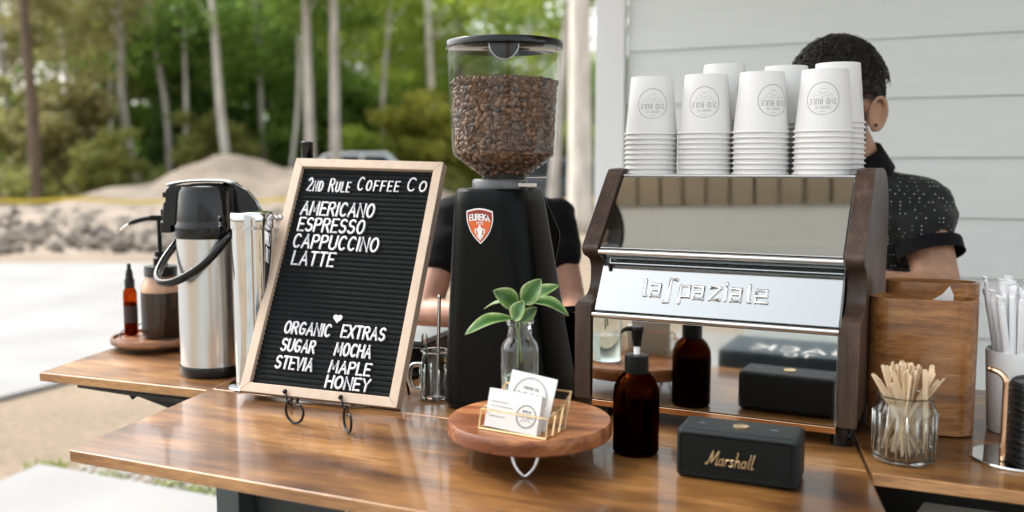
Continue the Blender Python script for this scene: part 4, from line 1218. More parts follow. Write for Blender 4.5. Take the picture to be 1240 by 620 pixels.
# ================================================================== ROUND BOARD on hairpin legs
WRc = V((.026, 1.312, TT)); rz_ = .956 - TT
wr = empty('round_riser', tuple(WRc), R(20), 'thick round wooden riser board on short hairpin legs', 'riser')
m = MB(); prof_ = [(.001, rz_ - .0225), (.116, rz_ - .0225), (.1185, rz_ - .020), (.119, rz_ - .01), (.1185, rz_ - .003), (.116, rz_), (.001, rz_)]
m.lathe(prof_, n=96); m.build('top', m_acacia, wr, smooth='auto')
m_acedge = None
for a in (-115, 5, 125):
    d = V((math.cos(R(a)), math.sin(R(a)), 0)); t = V((-d.y, d.x, 0)); p = d * .092
    z1 = rz_ - .0225
    m = MB(); m.tube(bez([p + t * .019 + V((0, 0, z1)), p + t * .014 + d * .004 + V((0, 0, z1 * .5)), p + t * .005 + d * .008 + V((0, 0, .0055)), p - t * .0 + d * .008 + V((0, 0, .0026)), p - t * .005 + d * .008 + V((0, 0, .0055)), p - t * .014 + d * .004 + V((0, 0, z1 * .5)), p - t * .019 + V((0, 0, z1))], 5), .0026, 10)
    m.build('leg', m_steel, wr, smooth=True)

# vase with sprig
va = V(((629.5 - 620) / F * 1.372, 1.372, .956))
vs = empty('glass_vase', tuple(va), 0, 'small clear glass bottle vase on the round riser holding the green sprig', 'vase')
MB().lathe([(.001, 0), (.026, 0), (.0285, .004), (.0288, .088), (.0265, .099), (.020, .106), (.0185, .110), (.0185, .126), (.0215, .128), (.0218, .132), (.0205, .134), (.0172, .133), (.0168, .11), (.019, .104), (.025, .096), (.0268, .086), (.0265, .006), (.001, .0045)], n=64).build('glass', m_clear, vs, smooth='auto', ang=60)
MB().lathe([(.001, .005), (.0262, .0065), (.0264, .05), (.001, .05)], n=40).build('water', glassmat('water', (.96, .99, .97), ior=1.33), vs, smooth='auto')
# variegated leaf material, local object coordinates on each leaf: x along, y across
lm, nt, out = newmat('sprig_leaf'); L = nt.links.new
b = nt.nodes.new('ShaderNodeBsdfPrincipled'); b.inputs['Roughness'].default_value = .32; b.inputs['Coat Weight'].default_value = .2
at = nt.nodes.new('ShaderNodeAttribute'); at.attribute_name = 'edge'
tc = nt.nodes.new('ShaderNodeTexCoord'); nz_n = nt.nodes.new('ShaderNodeTexNoise'); nz_n.inputs['Scale'].default_value = 45; nz_n.inputs['Detail'].default_value = 3
L(tc.outputs['Object'], nz_n.inputs['Vector'])
ad = nt.nodes.new('ShaderNodeMath'); ad.operation = 'MULTIPLY_ADD'; ad.inputs[1].default_value = .9; L(nz_n.outputs[0], ad.inputs[0]); L(at.outputs['Fac'], ad.inputs[2])
rp = nt.nodes.new('ShaderNodeValToRGB'); e = rp.color_ramp.elements; e[0].position = .55; e[0].color = (.05, .14, .03, 1); e[1].position = 1.0; e[1].color = (.16, .30, .08, 1)
e.new(1.18 if False else .86).color = (.06, .17, .04, 1)
L(ad.outputs[0], rp.inputs[0])
rp2 = nt.nodes.new('ShaderNodeValToRGB'); e = rp2.color_ramp.elements; e[0].position = .71; e[0].color = (0, 0, 0, 1); e[1].position = .83; e[1].color = (1, 1, 1, 1)
sc2 = nt.nodes.new('ShaderNodeMath'); sc2.operation = 'MULTIPLY'; sc2.inputs[1].default_value = .6; L(ad.outputs[0], sc2.inputs[0]); L(sc2.outputs[0], rp2.inputs[0])
mc = nt.nodes.new('ShaderNodeMix'); mc.data_type = 'RGBA'; mc.inputs[7].default_value = (.50, .58, .28, 1); L(rp2.outputs[0], mc.inputs[0]); L(rp.outputs[0], mc.inputs[6]); L(mc.outputs[2], b.inputs['Base Color'])
tr_ = nt.nodes.new('ShaderNodeBsdfTranslucent'); L(mc.outputs[2], tr_.inputs[0]); mxs = nt.nodes.new('ShaderNodeMixShader'); mxs.inputs[0].default_value = .25
L(b.outputs[0], mxs.inputs[1]); L(tr_.outputs[0], mxs.inputs[2]); L(mxs.outputs[0], out.inputs[0])
sg = empty('plant_sprig', tuple(va + V((0, 0, .10))), 0, 'green sprig with pale edged leaves standing in the glass vase', 'plant')


def leaf(p0, p1, w, nrm, curl=.3, sag=.0):
    p0, p1, nrm = V(p0), V(p1), V(nrm).normalized()
    t = (p1 - p0); Ln = t.length; t.normalize(); s = t.cross(nrm).normalized(); n = s.cross(t).normalized()
    vs = []; ed = []; nl, nw = 14, 8
    for i in range(nl + 1):
        a = i / nl; ww = w * (math.sin(PI * min(1, a ** .8 * 1.0)) ** .75 if 0 < a < 1 else 0.02)
        for j in range(nw + 1):
            c = (j / nw - .5) * 2
            p = p0 + t * (a * Ln) + s * (c * ww / 2) + n * (curl * ww * .5 * c * c + sag * math.sin(PI * a) * Ln - .02 * w * math.sin(a * 9))
            vs.append(p); ed.append(abs(c))
    fs = [(i * (nw + 1) + j, i * (nw + 1) + j + 1, (i + 1) * (nw + 1) + j + 1, (i + 1) * (nw + 1) + j) for i in range(nl) for j in range(nw)]
    m = MB().add(vs, fs); o = m.build('leaf', lm, sg, smooth=True)
    at = o.data.attributes.new('edge', 'FLOAT', 'POINT'); at.data.foreach_set('value', ed)
    md = o.modifiers.new('s', 'SOLIDIFY'); md.thickness = .0005
    return o


def lp(px, py, dy=0.):    # photo point -> sprig local, at the vase's depth + dy
    return aty(px, py, va.y + dy) - (va + V((0, 0, .10)))


leaf(lp(621, 385, -.01), lp(563, 405, -.05), .027, (.1, -.4, 1), .35, .10)
leaf(lp(628, 369, 0), lp(598, 352, -.025), .031, (-.2, -1, .5), .25, .0)
leaf(lp(612, 365, 0), lp(586, 374, .02), .014, (0, -.3, 1), .3, .05)
leaf(lp(634, 368, -.01), lp(655, 338, -.02), .031, (-.3, -1, .25), .3, .0)
leaf(lp(622, 388, -.03), lp(634, 364, -.035), .026, (-.6, -1, .4), .3, .0)
leaf(lp(640, 363, .01), lp(677, 345, .02), .024, (.1, -.7, 1), .3, .04)
leaf(lp(642, 364, -.01), lp(689, 382, -.03), .026, (.1, -.5, 1), .3, .12)
leaf(lp(628, 390, -.01), lp(650, 372, -.0), .02, (.5, -1, .4), .3, .0)
stm = MB()
for pp in ([(632, 440), (629, 400), (632, 380), (638, 365), (648, 355)], [(627, 445), (627, 400), (622, 386), (618, 383)], [(632, 380), (627, 371), (613, 366)], [(636, 368), (644, 362), (655, 358)]):
    stm.tube(bez([lp(*q) for q in pp], 4), .0013, 6)
stm.build('stem', pr('stem_green', (.22, .30, .08), .5), sg, smooth=True)

# ================================================================== CARD HOLDER + CARDS
z_ = .956
h0 = onz(580, 519, z_); h1 = onz(661, 533, z_); hx = (h1 - h0); hw_ = hx.length; hx.normalize(); hyv = V((-hx.y, hx.x, 0)); hdp = .055
ch = empty('card_holder', tuple(h0), math.atan2(hx.y, hx.x), 'brass wire card rack holding business cards on the round riser', 'card holder')
m = MB(); r_ = .0013
hh = [.027, .030, .036, .050]
m.tube([(0, 0, r_), (hw_, 0, r_), (hw_, hdp, r_), (0, hdp, r_), (0, 0, r_)], r_, 6)
for i, hgt_ in enumerate(hh):
    y = hdp * i / 3; lean = .006 + .004 * i
    m.tube([(0, y, r_), (0, y + lean, hgt_), (hw_, y + lean, hgt_), (hw_, y, r_)] if i in (0, 3) else [(0, y, r_), (0, y + lean, hgt_)], r_, 6)
    if i in (1, 2): m.tube([(hw_, y, r_), (hw_, y + lean, hgt_), (hw_ * .96, y + lean, hgt_)], r_, 6)
    for x in (0, hw_): m.ball((x, y + lean, hgt_), r_ * 1.1, 6, 4)
for x in (0, hw_): m.tube([(x, .006, hh[0]), (x, hdp / 3 + .010, hh[1]), (x, 2 * hdp / 3 + .014, hh[2]), (x, hdp + .018, hh[3])], r_, 6)
m.build('wire_frame', m_gold, ch, smooth='auto')
gpn = MB(); gpn.add([(0, hdp, .002), (hw_, hdp, .002), (hw_, hdp + .017, .049), (0, hdp + .017, .049)], [(0, 1, 2, 3)]); gpn.build('back_pane', glassmat('pane', (.9, .93, .92), thin=True), ch, solid=.001)
def card(name, ox, oy, w, h, lean, rot, label, logo, n=1):
    M = Matrix.Rotation(math.atan2(hx.y, hx.x), 4, 'Z') @ Matrix.Translation((ox, oy, .003)) @ Matrix.Rotation(-lean, 4, 'X') @ Matrix.Rotation(rot, 4, 'Y')
    e = empty(name, tuple(h0), 0, label, 'card'); M3 = M
    e.matrix_world = Matrix.Translation(h0) @ M
    MB().prism([(0, 0, 0), (w, 0, 0), (w, 0, h), (0, 0, h)], (0, .0015 * n, 0)).build('paper', m_card, e)
    p = MB(); fnn = lambda u, v, l: V((u, -.0002 - l, v))
    ribbon(p, logo, .0008, fnn); p.build('print', m_ink, e)
def circ_logo(cx, cy, r, txt='2ND RULE'):
    L_ = [arc(cx, cy, r, r, 0, 360, 36), arc(cx, cy, r * .93, r * .93, 0, 360, 36)]
    tl, w = text(txt, r * .32, gap=.2, width=r * 1.5); L_ += [[(q[0] - r * .75 + cx, q[1] - r * .1 + cy) for q in pl] for pl in tl]
    tl, w = text('COFFEE CO.', r * .14, gap=.3, width=r * .9); L_ += [[(q[0] - r * .45 + cx, q[1] + r * .38 + cy) for q in pl] for pl in tl]
    L_ += [[(cx - r * .5, cy - r * .5), (cx - r * .2, cy - r * .25), (cx, cy - r * .4), (cx + r * .2, cy - r * .2), (cx + r * .5, cy - r * .5)]]
    return L_
lines_ = lambda x0, ys, w: [[(x0, y), (x0 + w * random.uniform(.5, 1), y)] for y in ys]
card('business_card', 0.014, .034, .074, .076, .30, R(5), 'tall white card with a large circular print at the back of the brass rack', circ_logo(.037, .043, .028))
card('business_card', .003, .008, .0840, .0530, .26, R(2), 'white card with a small circular print at the front of the brass rack', circ_logo(.064, .023, .0155) + lines_(.006, (.036, .030, .024, .016), .036), 8)

# ================================================================== MASON MUG with straw, phone, cash box
mg = empty('mason_mug', tuple(onz(527, 482)), R(-10), 'clear glass handled mason jar mug beside the grinder', 'mug')
MB().lathe([(.001, 0), (.022, 0), (.027, .004), (.028, .06), (.024, .07), (.0235, .086), (.026, .088), (.0235, .089), (.0215, .086), (.022, .07), (.0255, .06), (.0245, .008), (.001, .006)], n=48).build('glass', m_clear, mg, smooth='auto', ang=60)
m = MB(); m.tube(bez([(-.025, -.005, .062), (-.040, -.008, .06), (-.046, -.009, .04), (-.040, -.008, .02), (-.026, -.005, .016)], 6), .0045, 10); m.build('handle', m_clear, mg, smooth=True)
m = MB()
for k in range(12):
    a = 2 * PI * k / 12
    m.tube([(.0272 * math.cos(a), .0272 * math.sin(a), .008), (.0282 * math.cos(a), .0282 * math.sin(a), .058)], .0014, 5)
m.build('glass_ribs', m_clear, mg, smooth=True)
q = onz(527, 482)
ms = MB(); ms.tube([q + V((.004, .0, .01)), q + V((.009, .0, .185))], .0031, 12, cap=False); ms.ball(q + V((.009, 0, .185)), .004)
tag(ms.build('steel_straw', m_steel, smooth='auto'), 'upright thin steel rod standing in the mason mug', 'straw')
ms = MB(); ms.tube([q + V((-.003, .0, .015)), q + V((-.017, .003, .10))], .0022, 8); ms.ball(q + V((-.0185, .003, .109)), (.006, .002, .010))
tag(ms.build('teaspoon', m_steel, smooth='auto'), 'small steel spoon leaning in the mason mug', 'spoon')
ph = empty('smartphone', tuple(onz(503, 458) + V((-.03, .01, 0))), R(-35), 'black phone lying flat on the cart behind the letter board', 'phone')
MB().box((0, 0, .004), (.07, .14, .008)).build('case', m_black, ph, bevel=.003); MB().box((0, 0, .0084), (.062, .13, .0006)).build('screen', pr('screen', (.03, .035, .04), .05), ph)
cb = empty('cash_box', (-.27, 1.93, TT), R(-20), 'low black cash box with a grey lid behind the letter board', 'box')
MB().box((0, 0, .03), (.26, .17, .06)).build('box', m_black, cb, bevel=.004); MB().box((0, 0, .0665), (.25, .16, .012)).build('lid', pr('grey_metal', (.28, .31, .32), .4, metal=.5), cb, bevel=.003)
MB().box((0, -.087, .032), (.05, .004, .02)).build('latch', m_trimst, cb, bevel=.001)
kb = empty('milk_pitcher', (.132, 1.80, TT), 0, 'dark steel pitcher between the grinder and the espresso machine', 'pitcher')
MB().lathe([(.001, 0), (.040, 0), (.042, .004), (.042, .07), (.036, .11), (.038, .13), (.036, .13), (.034, .11), (.04, .07), (.001, .01)], n=40).build('body', m_glossblk, kb, smooth='auto')
MB().lathe([(.0425, .098), (.044, .10), (.044, .106), (.0425, .108)], n=40).build('ring', m_chrome, kb, smooth='auto')
MB().lathe([(.0395, .128), (.042, .13), (.042, .137), (.0395, .139)], n=40).build('rim', m_chrome, kb, smooth='auto')

# ================================================================== NAPKIN HOLDER
npc = onz(1121, 533); npc.y += .03
nh = empty('napkin_holder', (npc.x + .012, npc.y + .025, TT), R(-20), 'tall bent plywood napkin holder behind the stirrer jar', 'napkin holder')


def shell(w, d, r, z0, z1, cx, cy, mat, name, th=.0055, openback=False):
    A = rrect(w, d, r, 8, cx, cy); B = rrect(w - 2 * th, d - 2 * th, max(r - th, .002), 8, cx, cy)
    rings = [[p + V((0, 0, z0)) for p in B], [p + V((0, 0, z0)) for p in A], [p + V((0, 0, z1)) for p in A], [p + V((0, 0, z1)) for p in B], [p + V((0, 0, z0 + .004)) for p in B]]
    m = MB(); m.loft(rings, cap=False); n = len(A)
    m.add(rings[4], [tuple(range(n))]); m.add(rings[0], [tuple(range(n))[::-1]])
    return m.build(name, mat, nh, smooth='auto', ang=35)


shell(.158, .070, .034, .004, .214, 0, 0, m_bent, 'front_shell')
shell(.140, .060, .029, .004, .233, .016, .0625, m_bent, 'rear_shell')
nk = empty('napkins', (npc.x + .012, npc.y + .025, TT), R(-20), 'white paper napkins standing in the plywood holder, one corner sticking up', 'napkin')
m = MB()
for i in range(9): m.box((.0, -.02 + i * .0045, .105), (.115, .0035, .18))
m.build('stack', m_card, nk)
m = MB(); m.prism([(-.002, -.006, .15), (.042, -.004, .15), (.042, -.004, .220), (.036, -.004, .233), (.026, -.005, .220), (.004, -.006, .205)], (0, .002, 0)); m.build('corner', m_card, nk)

# ================================================================== STIRRER JAR
jc = onz(1093.5, 556)
jr = empty('stirrer_jar', tuple(jc), 0, 'clear ribbed glass jar of wooden stirrers in front of the napkin holder', 'jar')
MB().lathe([(.001, 0), (.037, 0), (.0425, .004), (.043, .012), (.043, .072), (.040, .080), (.0375, .084), (.0375, .093), (.040, .0945), (.0385, .096), (.0355, .094), (.0355, .084), (.038, .078), (.0408, .071), (.0408, .012), (.037, .007), (.001, .006)], n=72).build('glass', m_clear, jr, smooth='auto', ang=60)
m = MB()
for k in range(20):
    a = 2 * PI * k / 20; m.tube([(.0424 * math.cos(a), .0424 * math.sin(a), .012), (.0424 * math.cos(a), .0424 * math.sin(a), .072)], .0014, 5)
m.build('glass_ribs', m_clear, jr, smooth=True)
random.seed(21)
ln = .145
stk = MB()
stk.prism([(p[0], -.0007, p[1]) for p in [(-.0034, .001), (-.0025, 0), (.0025, 0), (.0034, .001), (.0034, ln - .003), (.0022, ln), (-.0022, ln), (-.0034, ln - .003)]], (0, .0014, 0))
stick0 = stk.build('wooden_stirrer', m_stick)
nst = 42; sides = ['left', 'left front', 'front', 'right front', 'right', 'right rear', 'rear', 'left rear']
for i in range(nst):
    o = stick0 if i == 0 else stick0.copy()
    if i: col.objects.link(o)
    a = 2 * PI * i / nst * 3 + random.uniform(-.4, .4); r0 = random.uniform(.004, .031); r1 = random.uniform(.0, .032)
    a2 = a + random.uniform(-.5, .5) + (PI if random.random() < .25 else 0)
    p0 = V((r0 * math.cos(a + PI), r0 * math.sin(a + PI), random.uniform(.007, .012))); p1 = V((r1 * math.cos(a2), r1 * math.sin(a2), .09))
    d = (p1 - p0).normalized()
    o.rotation_euler = (d.to_track_quat('Z', 'Y').to_matrix() @ Matrix.Rotation(random.uniform(0, 3), 3, 'Z')).to_euler(); o.location = jc + p0
    if i % 5 == 0: o.scale = (1, 1, .9)
    tag(o, 'pale wooden coffee stirrer in the glass stirrer jar', 'stirrer', 'wooden stirrers in the jar')

# ================================================================== STRAWS in white cup
cc_ = onz(1231, 522)
sc_ = empty('ceramic_cup', tuple(cc_), 0, 'tall white ceramic cup holding paper wrapped straws at the right', 'cup')
MB().lathe([(.001, 0), (.040, 0), (.0435, .003), (.0500, .125), (.0500, .131), (.0475, .131), (.047, .125), (.041, .008), (.001, .006)], n=64).build('body', m_cer, sc_, smooth='auto', ang=60)
random.seed(5)
sL = .225
stw = MB(); stw.tube([(0, 0, 0), (0, 0, .01), (0, 0, sL - .02), (0, 0, sL - .008)], [.002, .0052, .0052, .0045], 10)
stw.tube([(0, 0, sL - .010), (.0006, 0, sL - .004), (-.001, .001, sL), (.001, -.001, sL + .008)], [.0040, .0058, .0066, .0076], 8, flat=(1, .3))
straw0 = stw.build('wrapped_straw', m_straw, smooth='auto')
for i in range(58):
    o = straw0 if i == 0 else straw0.copy()
    if i: col.objects.link(o)
    a = random.uniform(0, 2 * PI); r0 = random.uniform(0, .03); r1 = .043 * math.sqrt(random.uniform(.15, 1))
    p0 = V((r0 * math.cos(a), r0 * math.sin(a), .008)) * .9; p1 = V((r1 * math.cos(a), r1 * math.sin(a), .13)); d = (p1 - p0).normalized()
    o.location = cc_ + p0; o.rotation_euler = (d.to_track_quat('Z', 'Y').to_matrix() @ Matrix.Rotation(random.uniform(0, 3), 3, 'Z')).to_euler(); o.scale = (1, 1, random.uniform(.9, 1.03))
    tag(o, 'white paper wrapped straw standing in the ceramic cup', 'straw', 'wrapped straws in the white cup')

# ================================================================== LID STACK
lc = onz(1261, 560)
lh = empty('lid_holder', tuple(lc), R(-24), 'round steel lid stand with a bent copper rod at the right edge', 'stand')
MB().lathe([(.001, 0), (.062, 0), (.063, .002), (.062, .004), (.001, .0045)], (-.030, .0, 0), n=64).build('base_plate', m_chrome, lh, smooth='auto')
m = MB(); m.tube(bez([(-.052, -.035, .004), (-.052, -.035, .105), (-.053, -.034, .122), (-.060, -.028, .130), (-.070, -.018, .132)], 6), .0044, 12); m.ball((-.071, -.017, .132), .0046); m.build('rod', m_copper, lh, smooth=True)
lid0 = MB().lathe([(.036, 0), (.0455, 0), (.0462, .0015), (.0455, .003), (.0435, .004), (.0425, .008), (.0405, .010), (.039, .010), (.038, .007), (.001, .0065)], n=56).build('cup_lid', m_lid, smooth='auto')
for i in range(12):
    o = lid0 if i == 0 else lid0.copy()
    if i: col.objects.link(o)
    o.location = lc + V((random.uniform(-.0008, .0008), random.uniform(-.0008, .0008), .0052 + .0093 * i)); o.rotation_euler = (random.uniform(-.015, .015), random.uniform(-.015, .015), 0)
    nm = ['bottom', 'second', 'third', 'fourth', 'fifth', 'sixth', 'seventh', 'eighth', 'ninth', 'tenth', 'eleventh', 'topmost'][i]
    tag(o, f'{nm} black plastic cup lid' + (' from the bottom' if 0 < i < 11 else '') + ' in the stack by the copper rod', 'lid', 'black cup lids in a stack')

# crate under the right leaf
cr = empty('storage_crate', (.82, 1.38, .0), R(-24), 'black storage crate under the right leaf of the cart', 'crate')
m = MB(); m.box((0, 0, .40), (.5, .40, .8)); m.build('crate_body', pr('crate_black', (.01, .01, .011), .6, bump=.3), cr, bevel=.01)
for k in range(3):
    pass
m = MB()
for i in range(24): m.box((-.24 + i * .0209, -.201, .76), (.012, .004, .06))
m.build('crate_ribs', m_black, cr)
m = MB(); m.prism([(-.19, -.18, .801), (.0, -.18, .801), (.02, -.12, .815), (-.17, -.12, .815)], (0, 0, .004)); m = m.build('paper_bundle', m_card); m.location = (.82, 1.38, 0); m.rotation_euler = (0, 0, R(-24))
tag(m, 'folded white paper lying on the crate under the right leaf', 'paper')

# dark box lying in front of the speaker; its lettering shows mirrored in the steel
bs_ = V((.09, .855, 0)); sz = .888
stl = empty('stool', tuple(bs_), YM, 'plain black stool standing in front of the cart, seen only mirrored in the steel', 'stool')
MB().box((0, 0, sz - .012), (.34, .20, .02)).build('seat', m_black, stl, bevel=.004)
for i in (-1, 1):
    for j in (-1, 1): MB().box((i * .15, j * .10, (sz - .022) / 2 + .03), (.03, .03, sz - .024 - .06)).build('leg', m_black, stl, bevel=.003)
bb = empty('box_sign', (bs_.x, bs_.y, sz), YM, 'dark blue box lettered BACK TO, seen mirrored in the lower steel panel', 'box')
MB().box((0, 0, .022), (.33, .19, .042)).build('box', pr('box_navy', (.02, .04, .052), .5), bb, bevel=.003)
m = MB(); tl, w = text('BACK', .050, gap=.25, width=.20)
ribbon(m, [[(q[0] - .10, q[1]) for q in pl] for pl in tl], .010, lambda u, v, l: V((-u, .055 - v, .0435 + l)))
tl, w = text('TO', .030, gap=.25, width=.055)
ribbon(m, [[(q[0] - .028, q[1] - .05) for q in pl] for pl in tl], .006, lambda u, v, l: V((-u, .055 - v, .0435 + l)))
m.build('box_lettering', m_card, bb)


# ================================================================== PEOPLE
def capsule(mb, a, b, ra, rb_, n=14, k=8):
    a, b = V(a), V(b); mb.tube([a + (b - a) * t / k for t in range(k + 1)], [ra + (rb_ - ra) * t / k for t in range(k + 1)], n)
    mb.ball(a, ra, n, 10); mb.ball(b, rb_, n, 10)


def remesh(mb, name, mat, vox=.005, smooth=4, parent=None, wr=0.):
    o = mb.build(name + '_raw', mat)
    r = o.modifiers.new('r', 'REMESH'); r.mode = 'VOXEL'; r.voxel_size = vox; r.use_smooth_shade = True
    s = o.modifiers.new('s', 'SMOOTH'); s.iterations = smooth; s.factor = .5
    dg = bpy.context.evaluated_depsgraph_get(); dg.update()
    me = bpy.data.meshes.new_from_object(o.evaluated_get(dg)); me.name = name
    bpy.data.objects.remove(o)
    n = bpy.data.objects.new(name, me); col.objects.link(n)
    if wr:
        nv = [v.normal.copy() for v in me.vertices]
        for v, q in zip(me.vertices, nv):
            p = v.co
            a = noise.noise(V((p.x * 9, p.y * 9, p.z * 22 + p.x * 14))) + .5 * noise.noise(V((p.x * 24 + 5, p.y * 20, p.z * 40)))
            v.co = p + q * wr * a
    if not me.materials: me.materials.append(mat)
    if parent: n.parent = parent
    me.polygons.foreach_set('use_smooth', [True] * len(me.polygons))
    return n


def head_geo(mb, c, f, upv, s=1.):
    """c centre of head, f face direction"""
    f = V(f).normalized(); l = V(upv).cross(f).normalized(); u = f.cross(l).normalized()
    M = Matrix((l, -f, u)).transposed()      # local x = person's left, -y = face, z = up
    P = lambda x, y, z: V(c) + M @ (V((x, y, z)) * s)
    mb.ball(P(0, .012, .022), (.074 * s, .094 * s, .092 * s), 22, 16, M)
    mb.ball(P(0, -.025, -.02), (.060 * s, .062 * s, .080 * s), 18, 14, M)
    mb.ball(P(0, -.040, -.075), (.038 * s, .040 * s, .032 * s), 14, 10, M)       # jaw/chin
    for sx in (-1, 1):
        mb.ball(P(sx * .040, -.025, -.055), (.022 * s, .040 * s, .034 * s), 12, 8, M)
        mb.ball(P(sx * .036, -.062, -.012), (.022 * s, .018 * s, .016 * s), 10, 8, M)    # cheek
        mb.ball(P(sx * .030, -.078, .026), (.022 * s, .008 * s, .007 * s), 10, 8, M)     # brow
        # ear
        E_ = P(sx * .080, .016, -.020)
        Me = M @ Matrix.Rotation(-sx * .45, 3, 'Z') @ Matrix.Rotation(-.15, 3, 'X')
        ring = [E_ + Me @ V((sx * (.004 + .004 * math.sin(a)), .017 * s * math.cos(a), .031 * s * math.sin(a))) for a in [2 * PI * k / 18 for k in range(19)]]
        mb.tube(ring, .0045 * s, 8); mb.ball(E_ - Me @ V((sx * .004, 0, 0)), (.005, .015 * s, .028 * s), 10, 8, Me); mb.ball(E_ + Me @ V((0, -.006, -.030)), (.006, .008, .009), 8, 6, Me)
    mb.tube([P(0, -.082, .022), P(0, -.094, .0), P(0, -.104, -.014), P(0, -.094, -.024)], [.007 * s, .008 * s, .012 * s, .009 * s], 10)   # nose
    for sx in (-1, 1): mb.ball(P(sx * .011, -.090, -.019), (.008, .009, .007), 8, 6, M)
    mb.ball(P(0, -.079, -.046), (.021 * s, .012 * s, .006 * s), 10, 6, M); mb.ball(P(0, -.077, -.055), (.018 * s, .012 * s, .006 * s), 10, 6, M)
    return P, M


def hand_geo(mb, w, d, nrm, s=1., curl=.6):
    d = V(d).normalized(); nrm = V(nrm).normalized(); t = d.cross(nrm).normalized(); w = V(w)
    pc = w + d * .045 * s
    M = Matrix((t, d, nrm)).transposed(); mb.ball(pc, (.040 * s, .050 * s, .014 * s), 14, 10, M)
    for i, (off, ln_) in enumerate(((-.030, .062), (-.010, .072), (.010, .068), (.029, .052))):
        p = w + d * .080 * s + t * off * s; c1 = p + (d * math.cos(curl * .5) - nrm * math.sin(curl * .5)) * ln_ * .45 * s
        c2 = c1 + (d * math.cos(curl * 1.3) - nrm * math.sin(curl * 1.3)) * ln_ * .32 * s; c3 = c2 + (d * math.cos(curl * 1.9) - nrm * math.sin(curl * 1.9)) * ln_ * .25 * s
        mb.tube([p - d * .02, p, c1, c2, c3], [.0095 * s, .0092 * s, .0085 * s, .008 * s, .007 * s], 8); mb.ball(c3, .007 * s, 8, 6)
    p = w + d * .02 * s - t * .032 * s; mb.tube([p, p + (d * .7 - t * .7) * .035 * s, p + (d * .9 - t * .3 - nrm * .3) * .062 * s], [.013 * s, .011 * s, .008 * s], 8); mb.ball(p + (d * .9 - t * .3 - nrm * .3) * .062 * s, .008 * s, 8, 6)


# ---- man behind the espresso machine
hc = V((.697, 2.02, 1.446)); fdir = V((-.80, -.60, -.18))
man = empty('person', (.80, 2.12, 0), 0, 'bearded man in a dotted black polo shirt working behind the espresso machine', 'person')
O = V((.80, 2.12, 0))
bg = MB()
P, Mh = head_geo(bg, hc - O, fdir, (0, 0, 1), 1.10)
nb0 = V((.775, 2.09, 1.30)) - O
capsule(bg, hc - O + V((.035, .055, -.055)), nb0, .056, .062)
shL = V((.893, 2.03, 1.226)) - O; shR = V((.63, 2.25, 1.25)) - O       # his left arm is the one near the camera
elb = V((.908, 1.94, 1.045)) - O; wri = V((.735, 1.92, 1.075)) - O
capsule(bg, shL, elb, .054, .044); capsule(bg, elb, wri, .045, .030); capsule(bg, elb + (wri - elb) * .25, elb + (wri - elb) * .3, .046, .046)
hand_geo(bg, wri, (-.9, -.15, .05), (0.1, -.2, 1), 1., .7)
elR = V((.50, 2.20, 1.02)) - O; wrR = V((.56, 1.98, 1.06)) - O
capsule(bg, shR, elR, .050, .042); capsule(bg, elR, wrR, .043, .028); hand_geo(bg, wrR, (.2, -.9, .0), (0, 0, 1), 1., .7)
capsule(bg, (.0, .05, 1.20), (.0, .08, .98), .13, .125)
for sx in (-1, 1):
    capsule(bg, (sx * .09, .08, .92), (sx * .10, .08, .52), .085, .055); capsule(bg, (sx * .10, .08, .52), (sx * .10, .10, .10), .055, .038); bg.ball((sx * .10, .05, .04), (.045, .11, .04), 12, 8)
body_m = remesh(bg, 'body', m_skin, .0034, 3, man)
# polo shirt
mpolo, nt, out = newmat('dotted_polo'); L = nt.links.new
b = nt.nodes.new('ShaderNodeBsdfPrincipled'); b.inputs['Roughness'].default_value = .85; b.inputs['Sheen Weight'].default_value = .15; L(b.outputs[0], out.inputs[0])
tc = nt.nodes.new('ShaderNodeTexCoord'); vo = nt.nodes.new('ShaderNodeTexVoronoi'); vo.inputs['Scale'].default_value = 120; vo.inputs['Randomness'].default_value = .05
L(tc.outputs['Object'], vo.inputs['Vector'])
rp = nt.nodes.new('ShaderNodeValToRGB'); rp.color_ramp.elements[0].position = .13; rp.color_ramp.elements[0].color = (.5, .62, .62, 1); rp.color_ramp.elements[1].position = .19; rp.color_ramp.elements[1].color = (.005, .006, .006, 1)
L(vo.outputs['Distance'], rp.inputs[0]); L(rp.outputs[0], b.inputs['Base Color'])
nz_n = nt.nodes.new('ShaderNodeTexNoise'); nz_n.inputs['Scale'].default_value = 14; L(tc.outputs['Object'], nz_n.inputs['Vector'])
bpn = nt.nodes.new('ShaderNodeBump'); bpn.inputs['Strength'].default_value = .8; bpn.inputs['Distance'].default_value = .01; L(nz_n.outputs[0], bpn.inputs['Height']); L(bpn.outputs[0], b.inputs['Normal'])
pg_ = MB()
capsule(pg_, nb0 + V((0, .015, -.02)), V((.0, .05, 1.15)), .075, .15)
capsule(pg_, (.0, .05, 1.18), (.0, .08, .90), .150, .145)
capsule(pg_, nb0 + V((.01, .0, -.045)), shL + V((-.005, 0, .004)), .062, .070); capsule(pg_, nb0 + V((-.01, 0, -.045)), shR, .062, .070)
sl_e = shL + (elb - shL) * .27
capsule(pg_, shL, sl_e + (shL - sl_e).normalized() * .02, .070, .071); capsule(pg_, (shL + V((-.06, .03, -.03))), V((.02, .02, 1.05)), .07, .1)
sr_e = shR + (elR - shR) * .5; capsule(pg_, shR, sr_e, .068, .068)
shirt = remesh(pg_, 'polo_shirt', mpolo, .006, 6, man, .009)
